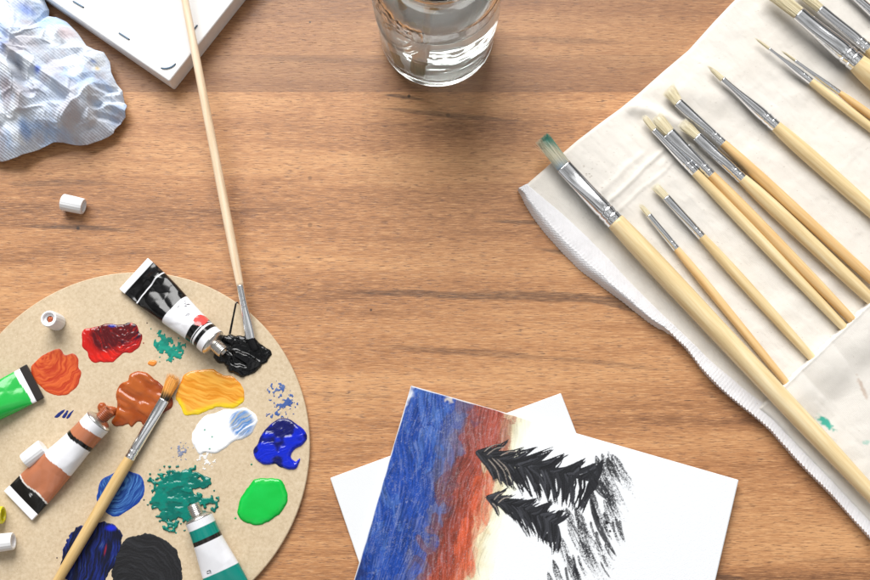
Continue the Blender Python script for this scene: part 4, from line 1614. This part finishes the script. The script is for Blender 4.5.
    def fir(spine, up, lo, seed, w0, w1):
        up = np.array(up)[::2]
        lo = np.array(lo)[::2]
        sp = smooth_poly(spine, 8, False)
        n_ = len(up)
        stroke([loc(*p) for p in spine], w0, ink, 1, 0, seed, 1.2, 3, (0.3, 0.1))
        for pas in range(11):
            for i in range(n_):
                for side, tgt in ((0, up), (1, lo)):
                    f_ = i / max(n_ - 1, 1)
                    e_ = np.array(tgt[i], float) + rs.randn(2) * 2.0 * (0.35 + 0.65 * f_)
                    root_i = max(0, min(len(sp) - 1, int((f_ * 1.04 - 0.13) * (len(sp) - 1))))
                    root_i = int(np.clip(root_i + rs.randint(-4, 5), 0, len(sp) - 1))
                    r_ = sp[root_i] + rs.randn(2) * 0.8
                    if pas > 5:
                        e_ = r_ + (e_ - r_) * rs.uniform(0.4, 0.9)
                    # the branch starts on the spine a little nearer the tip
                    bnd = rs.uniform(-0.02, 0.14) * (1 if side == 0 else -1)
                    leaf(r_, e_, (w0 + (w1 - w0) * f_) * rs.uniform(0.22, 0.5), seed + i * 7 + side * 3 + pas * 100, bnd, 0.12, 1.0, ink * rs.choice([0.6, 0.8, 1.0, 1.2, 1.7, 2.4]))
    def extra(pts, k_):
        p = smooth_poly(pts, k_, False)
        return p
    spine1 = [(477, 452), (492, 459), (510, 464), (530, 467), (552, 471), (575, 476), (598, 482)]
    up1 = extra([(499, 446), (509, 440), (516, 452), (524, 449), (537, 447), (545, 455), (553, 449), (560, 462), (566, 455), (576, 467), (584, 460), (595, 464), (603, 463)], 2)
    lo1 = extra([(490, 473), (496, 482), (503, 486), (509, 488), (515, 489), (523, 493), (531, 496), (540, 499), (549, 501), (557, 502), (566, 503), (573, 508), (580, 510)], 2)
    fir(spine1, up1, lo1, 700, 5.0, 9.5)
    spine2 = [(487, 497), (498, 501), (512, 505), (528, 511), (545, 518), (558, 526)]
    up2 = extra([(499, 491), (507, 489), (513, 495), (520, 501), (526, 499), (531, 502), (537, 500), (546, 507), (552, 503), (560, 511), (566, 510)], 2)
    lo2 = extra([(494, 508), (499, 516), (508, 515), (515, 519), (522, 528), (530, 536), (536, 534), (541, 540), (546, 543), (551, 547), (556, 553)], 2)
    fir(spine2, up2, lo2, 1400, 4.2, 9.0)
    # pale ridges scratched in the wet black at the tip of the first fir
    for i, (p0, p1) in enumerate([((488, 459), (500, 485)), ((492, 458), (508, 487)), ((497, 459), (512, 484)), ((484, 452), (502, 444)), ((487, 455), (507, 447)), ((500, 456), (519, 452)),
                                  ((494, 500), (506, 492)), ((498, 503), (511, 497)), ((492, 503), (498, 513))]):
        leaf(p0, p1, 1.3, 1900 + i, -0.12, 0.25, 0.8, srgb(150, 140, 132))
    # dry brush shading at the foot of the firs
    dry = [((588, 470), (614, 503), 10, .25), ((596, 456), (620, 505), 9, .42), ((602, 454), (628, 512), 9, .52), ((608, 452), (632, 496), 8, .60), ((612, 455), (634, 486), 11, .55),
           ((607, 458), (620, 482), 8, .30), ((590, 486), (612, 540), 7, .38), ((590, 498), (616, 556), 6, .22), ((600, 480), (626, 522), 8, .50), ((575, 506), (600, 552), 9, .45),
           ((568, 520), (594, 566), 9, .55), ((578, 520), (606, 580), 9, .50), ((560, 536), (584, 588), 9, .58), ((553, 560), (572, 600), 7, .50), ((568, 556), (592, 604), 9, .52),
           ((586, 545), (612, 596), 9, .55), ((596, 540), (618, 575), 8, .58), ((548, 572), (566, 612), 7, .52), ((604, 500), (628, 548), 7, .62), ((620, 462), (636, 500), 7, .66),
           ((580, 540), (596, 575), 8, .50), ((574, 566), (588, 600), 8, .46), ((566, 508), (584, 540), 8, .5)]
    for i, (p0, p1, w_, d_) in enumerate(dry):
        leaf(p0, p1, w_ * 1.05, 2100 + i * 5, 0.06, min(d_ + 0.07, 0.70), 0.95, ink * rs.choice([0.7, 1.0, 1.3]), (0.25, 0.4))
    for i in range(60):
        x0 = rs.uniform(556, 622)
        y0 = rs.uniform(462, 590)
        if x0 < 600 - (y0 - 470) * 0.42 or y0 > 480 + (640 - x0) * 2.4:
            continue
        leaf((x0, y0), (x0 + rs.uniform(5, 12), y0 + rs.uniform(12, 28)), rs.uniform(1.5, 4), 2400 + i, 0.05, rs.uniform(.35, .6), 0.9, ink, (0.1, 0.3))
    for (x_, y_, r_) in ((607, 522.5, 1.6), (610, 531, 1.2), (598, 517, 1.1)):
        leaf((x_ - r_, y_), (x_ + r_, y_ + 0.6), r_ * 2.2, int(x_), 0, 0, 1, ink * 0.8, (0.3, 0.3))
    edge = np.minimum(np.minimum(a, 341 - a), np.minimum(b, hgt / k - b))
    C = mixc(C, white, sstep(1.3, 0.3, edge + (vn(a * .1, b * .1, 77) - .5) * 0.8) * 0.8)
    weave = np.sin(A / 0.00095 * math.pi) * np.sin(B / 0.00095 * math.pi)
    Z = TP + 0.00010 * np.clip(Hh, 0, 2.2) + 0.000025 * weave
    Z = Z - 0.0006 * sstep(1.0, 0.0, edge)
    V = np.stack([A, -B, Z], -1).reshape(-1, 3)
    mesh_obj('painted_face', V, grid_faces(*A.shape)[:, ::-1], MAT['picture'], root, True, C.reshape(-1, 3))


build_panels()


# ================================================================== stretched canvas, face down
def build_canvas():
    T_ = 0.0185
    c0 = PV(169.3, 81.3, T_)
    c1 = PV(233.7, 0, T_)
    M4 = frame(c0, c1)                      # x runs up the right-hand edge, y to the left
    root = empty('stretched_canvas', mat=M4 @ Matrix.Translation((0, 0, -T_)))
    tag(root, 'white stretched canvas lying face down with staples along its back', 'canvas')
    Lx, Ly, bw = 0.30, 0.24, 0.046
    pieces = [[(0, 0), (Lx, 0), (Lx - bw, bw), (bw, bw)], [(0, 0), (bw, bw), (bw, Ly - bw), (0, Ly)], [(0, Ly), (bw, Ly - bw), (Lx - bw, Ly - bw), (Lx, Ly)],
              [(Lx, 0), (Lx, Ly), (Lx - bw, Ly - bw), (Lx - bw, bw)]]
    V, F = [], []
    outer = [(0, 0), (Lx, 0), (Lx, Ly), (0, Ly)]
    inner = [(bw, bw), (Lx - bw, bw), (Lx - bw, Ly - bw), (bw, Ly - bw)]
    for z in (0.0, T_):
        for p in outer + inner:
            V.append((p[0], p[1], z))
    for i in range(4):
        j = (i + 1) % 4
        F.append((i, j, 8 + j, 8 + i))                    # outer wall
        F.append((4 + i, 12 + i, 12 + j, 4 + j))          # inner wall
        F.append((8 + i, 8 + j, 12 + j, 12 + i))          # back
        F.append((i, 4 + i, 4 + j, j))
    o = fix_normals(mesh_obj('frame', V, F, MAT['canvas'], root, False))
    bevel_mod(o, 0.0013, 3)
    v, f = box_verts(bw - 0.001, Lx - bw + 0.001, bw - 0.001, Ly - bw + 0.001, 0.0009, 0.0022)
    mesh_obj('sheet', v, f, MAT['canvas'], root, False)
    inv = M4.inverted()
    for (p0, p1, bow) in [((72, 0.2), (84.3, 7.4), 0), ((118, 32), (130, 39.6), 0), ((159.8, 67.4), (176.2, 62.6), 0.0022), ((191.8, 31.6), (197.6, 24.2), 0)]:
        a = inv @ PV(*p0, T_ + 0.0008)
        b = inv @ PV(*p1, T_ + 0.0008)
        d = (b - a)
        nrm = Vector((-d.y, d.x, 0)).normalized()
        V, F = [], []
        n_ = 9
        for i in range(n_):
            t = i / (n_ - 1)
            c = a.lerp(b, t) - nrm * bow * 4 * t * (1 - t)
            drop = -0.0012 if i in (0, n_ - 1) else 0
            for (s_, z_) in ((-1, 0), (1, 0), (1, 1), (-1, 1)):
                V.append((c.x + nrm.x * s_ * 0.00042, c.y + nrm.y * s_ * 0.00042, T_ + 0.0001 + z_ * 0.0008 + drop))
        for i in range(n_ - 1):
            for s_ in range(4):
                s2 = (s_ + 1) % 4
                F.append((i * 4 + s_, i * 4 + s2, i * 4 + 4 + s2, i * 4 + 4 + s_))
        F += [(0, 1, 2, 3), tuple((n_ - 1) * 4 + s_ for s_ in (3, 2, 1, 0))]
        fix_normals(mesh_obj('staple', V, F, MAT['staple'], root, False)).parent = root


build_canvas()


# ================================================================== crumpled paper towel
def build_towel():
    out = [(-60, 150), (-30, 158), (0, 160), (17, 157), (33, 149.5), (53, 141.5), (62, 141), (74, 142.5), (86, 143.5), (100, 138), (112.5, 132), (114, 128), (124, 115), (125.8, 104), (121.5, 99),
           (121.8, 90), (116, 83), (111, 72), (108.5, 60), (103, 51), (94, 48), (86, 45), (77, 32), (66, 21), (55, 15), (47, 14), (47.5, 8), (43, -2), (36, -16), (20, -34), (-10, -48), (-46, -46),
           (-76, -20), (-88, 30), (-86, 90), (-76, 130)]
    out = np.array(out, float)
    cx, cy = 22.0, 62.0
    # resample outline by angle-free arc length
    cl = np.r_[out, out[:1]]
    rp, _ = resample(cl, 0.9)
    rp = rp[:-1]
    n = len(rp)
    nr = 150
    rr = np.linspace(0.0, 1.0, nr) ** 0.8
    X = cx + (rp[:, 0] - cx)[:, None] * rr[None, :]
    Y = cy + (rp[:, 1] - cy)[:, None] * rr[None, :]
    wx = X + (fbm(X * 0.03, Y * 0.03, 601, 3) - 0.5) * 26
    wy = Y + (fbm(X * 0.03, Y * 0.03, 605, 3) - 0.5) * 26
    big = 0.7 * facet(wx / 46 + 0.3, wy / 46 + 0.7, 612) + 0.3 * vn(wx / 34, wy / 34, 613)
    mid = 0.8 * facet(wx / 21, wy / 21, 614) + 0.2 * vn(wx / 19, wy / 19, 615)
    sm = 0.8 * facet(wx / 11, wy / 11, 616) + 0.2 * vn(wx / 10, wy / 10, 617)
    dome = np.clip(1 - rr[None, :] ** 2.6, 0, 1)
    edge_h = 0.0085 + 0.006 * (vn(np.arange(n) / 22.0, 0 * np.arange(n), 620)[:, None] - 0.5) * rr[None, :] ** 3
    z = edge_h + dome * (0.012 + 0.019 * big + 0.009 * mid) + 0.0022 * (sm - 0.5) * (0.4 + 0.6 * rr[None, :]) + 0.006 * (mid - 0.5) * (1 - dome)
    # a long fold and the pinched fan of pleats at the right
    def ridge(ax, ay, bx, by, w, h):
        ex, ey = bx - ax, by - ay
        l2 = ex * ex + ey * ey
        t = np.clip(((X - ax) * ex + (Y - ay) * ey) / l2, 0, 1)
        d = np.hypot(X - ax - t * ex, Y - ay - t * ey)
        return h * np.maximum(0, 1 - d / w)
    z = z + ridge(98, 92, 70, 125, 10, 0.008) + ridge(96, 96, 92, 122, 7, 0.005) + ridge(20, 60, 78, 100, 9, 0.006) - ridge(26, 72, 38, 100, 7, 0.007) - ridge(8, 40, 30, 62, 6, 0.005)
    z = z - ridge(98, 108, 122, 98, 5, 0.0045) + ridge(102, 104, 124, 110, 5, 0.004) - ridge(100, 118, 116, 120, 4, 0.0035) + ridge(60, 30, 96, 62, 9, 0.004) - ridge(100, 92, 116, 90, 4, 0.004)
    rid = 1 - np.abs(2 * vn(wx / 15, wy / 15, 631) - 1)
    z = z + 0.0012 * sstep(0.80, 1.0, rid) * (0.3 + 0.7 * dome)
    z = np.maximum(z, 0.003)
    # underside, tucked back under the pile so that the rim floats over its own shadow
    under = []
    for k_, (s_, dz) in enumerate([(0.985, -0.0012), (0.93, -0.0030), (0.86, -0.0058), (0.80, -0.0105)]):
        ux = cx + (rp[:, 0] - cx) * s_
        uy = cy + (rp[:, 1] - cy) * s_
        under.append((ux, uy, np.maximum(z[:, -1] + dz, 0.0003)))
    zref = 0.012
    W = P(X, Y, zref)
    W[..., 2] = z
    cols = [W]
    for ux, uy, uz in under:
        w_ = P(ux, uy, zref)
        w_[:, 2] = uz
        cols.append(w_[:, None, :])
    W = np.concatenate(cols, 1)
    XX = np.concatenate([X] + [u[0][:, None] for u in under], 1)
    YY = np.concatenate([Y] + [u[1][:, None] for u in under], 1)
    c = np.broadcast_to(srgb(205, 214, 228), XX.shape + (3,)).copy()

    m1 = fbm(XX * 0.035, YY * 0.035, 681, 4)
    m2 = fbm(XX * 0.05 + 9, YY * 0.05, 685, 4)
    c = mixc(c, srgb(168, 196, 236), sstep(0.50, 0.68, m1) * 0.6)
    c = mixc(c, srgb(186, 176, 178), sstep(0.52, 0.70, m2) * 0.55)
    c = mixc(c, srgb(226, 232, 238), sstep(0.50, 0.36, m2) * 0.7)

    def blot(x, y, rx, ry, colr, amt, seed):
        nonlocal c
        d = np.hypot((XX - x) / rx, (YY - y) / ry) + (fbm(XX * 0.07, YY * 0.07, seed, 3) - 0.5) * 1.3
        c = mixc(c, np.array(colr), sstep(1.25, 0.1, d) * amt)
    blot(0, 92, 9, 24, srgb(84, 190, 216), 0.85, 1)
    blot(4, 84, 6, 10, srgb(44, 140, 214), 0.5, 2)
    blot(34, 18, 11, 8, srgb(90, 130, 222), 0.6, 3)
    blot(52, 28, 14, 10, srgb(160, 214, 240), 0.6, 4)
    blot(70, 38, 9, 8, srgb(214, 176, 176), 0.5, 5)
    blot(16, 100, 8, 16, srgb(156, 132, 138), 0.5, 6)
    blot(30, 84, 7, 14, srgb(96, 92, 100), 0.55, 7)
    blot(66, 48, 6, 5, srgb(96, 100, 112), 0.55, 8)
    blot(50, 54, 9, 5, srgb(120, 122, 134), 0.4, 9)
    blot(48, 80, 4, 4, srgb(40, 84, 210), 0.7, 10)
    blot(100, 72, 3.5, 4.5, srgb(232, 200, 110), 0.8, 11)
    blot(97, 66, 3, 2, srgb(90, 130, 210), 0.6, 12)
    blot(40, 130, 22, 8, srgb(120, 160, 214), 0.6, 13)
    blot(30, 136, 6, 8, srgb(70, 130, 206), 0.5, 14)
    blot(17, 56, 5, 12, srgb(100, 140, 220), 0.5, 15)
    blot(90, 124, 26, 14, srgb(196, 196, 204), 0.5, 16)
    blot(60, 100, 28, 18, srgb(196, 212, 236), 0.55, 17)
    blot(4, 30, 5, 4, srgb(170, 204, 120), 0.5, 18)
    blot(30, 110, 8, 10, srgb(180, 160, 150), 0.4, 19)
    blot(108, 108, 12, 16, srgb(196, 208, 226), 0.5, 20)
    root_loc = P(cx, cy, 0)
    M = Mat('paper_towel')
    co = M.coord()
    wv = M.n('ShaderNodeTexWave', wave_type='BANDS', bands_direction='X')
    M.put(wv.inputs['Vector'], M.mapping(co, (1, 1, 1), (0, 0, 0), (0, 0, math.radians(-52))))
    wv.inputs['Scale'].default_value = 165
    wv.inputs['Distortion'].default_value = 1.5
    wv.inputs['Detail'].default_value = 1.0
    wv.inputs['Detail Scale'].default_value = 0.15
    wv2 = M.n('ShaderNodeTexWave', wave_type='BANDS', bands_direction='Y')
    M.put(wv2.inputs['Vector'], M.mapping(co, (1, 1, 1), (0, 0, 0), (0, 0, math.radians(-52))))
    wv2.inputs['Scale'].default_value = 110
    wv2.inputs['Distortion'].default_value = 1.5
    h = M.math('ADD', wv.outputs['Fac'], M.math('MULTIPLY', wv2.outputs['Fac'], 0.18))
    cc = M.mix(M.math('MULTIPLY', M.maprange(h, 0.1, 0.9, 0.14, 0.0), M.maprange(M.noise(co, 38, 2.0), 0.38, 0.62, 0.15, 1.0)), M.attr(), srgb(140, 154, 182))
    cc = M.mix(M.maprange(M.noise(co, 900, 2.0, 0.7), 0.4, 0.7, 0.0, 0.16), cc, srgb(178, 184, 196))
    M.set(color=cc, rough=1.0, spec=0.03)
    M.bump(M.math('ADD', h, M.math('MULTIPLY', M.noise(co, 700, 3.0, 0.7), 0.8)), 0.5, 0.0005)
    nrr = XX.shape[1]
    f = grid_faces(n, nrr, wrap_u=True)
    o = mesh_obj('paper_towel', (W - root_loc).reshape(-1, 3), f, M.m, None, True, c.reshape(-1, 3))
    fix_normals(o)
    o.location = root_loc
    tag(o, 'crumpled white paper towel stained with blue and grey paint', 'paper towel')


build_towel()


# ================================================================== glass jar of water
def glass_mat(name, ior, color, rough=0.0):
    M = Mat(name)
    M.set(color=tuple(color), rough=rough, trans=1.0, ior=ior)
    return M.m


def build_jar():
    c = PV(437, 36, 0)
    root = empty('glass_jar', tuple(c))
    tag(root, 'clear glass jar holding water and two brushes head down', 'glass jar')
    Hj = 0.135
    zs = np.linspace(0.009, 0.105, 150)
    R0 = 0.0445
    outer = [(0.0, 0.0034), (0.026, 0.0030), (0.034, 0.0012), (0.0375, 0.0002), (0.0405, 0.0006), (0.0428, 0.0026), (0.0441, 0.0056)]
    outer += [(R0 + 0.0018 * sstep(0.01, 0.06, z), z) for z in zs]
    outer += [(0.0452, 0.110), (0.0430, 0.1155), (0.0385, 0.1195), (0.0362, 0.1222), (0.0362, 0.1252), (0.0372, 0.1262), (0.0362, 0.1275), (0.0362, 0.1300), (0.0372, 0.1310), (0.0362, 0.1322),
              (0.0362, 0.1340), (0.0352, Hj), (0.0336, Hj), (0.0330, 0.1335), (0.0330, 0.1215)]
    inner = [(0.0358, 0.1180), (0.0398, 0.1140), (0.0420, 0.109)]
    inner += [(R0 + 0.0018 * sstep(0.01, 0.06, z) - 0.0034, z) for z in np.linspace(0.104, 0.017, 40)]
    inner += [(0.0398, 0.0128), (0.0370, 0.0094), (0.032, 0.0076), (0.018, 0.0072), (0.0, 0.0070)]
    pr = outer + inner
    seg = 200
    v, f = zlathe(pr, seg)
    V = v.reshape(len(pr), seg, 3)
    # moulded oval on the wall facing front left, and a second one on the far right
    no = 7 + len(zs)
    th = np.linspace(0, 2 * math.pi, seg, endpoint=False)
    for (tc, zc_) in ((math.radians(-137), 0.094), (math.radians(40), 0.080)):
        dth = (th - tc + math.pi) % (2 * math.pi) - math.pi
        A = dth[None, :] * R0
        B = (V[7:no, :, 2] - zc_)
        e = np.hypot(A / 0.025, B / 0.034)
        rim = np.exp(-((e - 1.0) / 0.06) ** 2) * 0.0012 + np.exp(-((e - 0.84) / 0.04) ** 2) * 0.0008
        ins = sstep(0.80, 0.74, e)
        tex = (fbm(A / 0.0030 + 9, B / 0.0030 + 3, 641, 3) - 0.5) * 0.0012 + (np.sin(A / 0.0011) * np.sin(B / 0.0013)) * 0.0002
        d = rim + ins * tex + sstep(1.05, 0.9, e) * 0.0003
        s_ = 1 + d / np.hypot(V[7:no, :, 0], V[7:no, :, 1])
        V[7:no, :, 0] *= s_
        V[7:no, :, 1] *= s_
    # slight waviness of pressed glass
    tb = np.broadcast_to(th[None, :], V[7:no, :, 2].shape)
    zz = V[7:no, :, 2]
    wob = 1 + 0.004 * (vn(zz / 0.012, tb * 1.9, 661) - 0.5) + 0.016 * (fbm(zz / 0.0075, tb * 3.0, 663, 2) - 0.5) * sstep(0.085, 0.06, zz) * sstep(0.0095, 0.014, zz)
    V[7:no, :, 0] *= wob
    V[7:no, :, 1] *= wob
    o = mesh_obj('glass', V.reshape(-1, 3), f, glass_mat('jar_glass', 1.50, (0.955, 0.985, 0.985)), root)
    import bmesh
    bm = bmesh.new()
    bm.from_mesh(o.data)
    bmesh.ops.remove_doubles(bm, verts=bm.verts, dist=1e-6)
    bmesh.ops.recalc_face_normals(bm, faces=bm.faces)
    bm.to_mesh(o.data)
    bm.free()
    # water: reaches a hair into the glass
    wl = 0.088
    e_ = 0.00025
    pw = [(0.0, 0.0070 - e_), (0.018, 0.0072 - e_), (0.032, 0.0076 - e_), (0.0370 + e_, 0.0094 - e_), (0.0398 + e_, 0.0128)]
    pw += [(R0 + 0.0018 * sstep(0.01, 0.06, z) - 0.0034 + e_, z) for z in np.linspace(0.017, wl, 30)]
    pw += [(R0 + 0.0018 - 0.0034 - 0.0006, wl - 0.0006), (R0 - 0.0034 - 0.0012, wl - 0.0010), (0.0, wl - 0.0010)]
    v, f = zlathe(pw, 120)
    o = mesh_obj('water', v, f, glass_mat('jar_water', 1.33, (0.97, 0.985, 0.985)), None)
    bm = bmesh.new()
    bm.from_mesh(o.data)
    bmesh.ops.remove_doubles(bm, verts=bm.verts, dist=1e-6)
    bmesh.ops.recalc_face_normals(bm, faces=bm.faces)
    bm.to_mesh(o.data)
    bm.free()
    o.location = c
    wm = o.data.materials[0].node_tree
    vs = wm.nodes.new('ShaderNodeVolumeScatter')
    vs.inputs['Color'].default_value = (0.96, 0.98, 1.0, 1)
    vs.inputs['Density'].default_value = 12.0
    wm.links.new(vs.outputs[0], wm.nodes['Material Output'].inputs['Volume'])
    tag(o, 'clear water filling the lower half of the glass jar', 'water', kind='thing')

    olive = hair_col(srgb(206, 196, 140), srgb(236, 228, 182), srgb(226, 218, 170))
    for (lab, tip, top, w_, sd) in [
        ('left one of the two brushes soaking head down in the jar', (-0.0235, -0.0235, 0.0085), (-0.030, 0.012, 0.150), (0.0095, 0.0085, 0.0070, 0.0085, 0.0055), 31),
        ('right one of the two brushes soaking head down in the jar', (-0.0120, -0.0270, 0.0085), (0.006, 0.024, 0.150), (0.0100, 0.0090, 0.0072, 0.0090, 0.0055), 35)]:
        t0 = c + Vector(tip)
        d = (c + Vector(top) - t0).normalized()
        pts = (t0, t0 + d * 0.023, t0 + d * 0.055, t0 + d * 0.225)
        paint_brush(lab, None, None, None, None, w_, wood='orange_wood', flat=0.5, n=200, colf=olive, seed=sd, group='brushes soaking in the jar', world_pts=pts)


build_jar()

# parents first, then children keep their local matrices
bpy.context.view_layer.update()
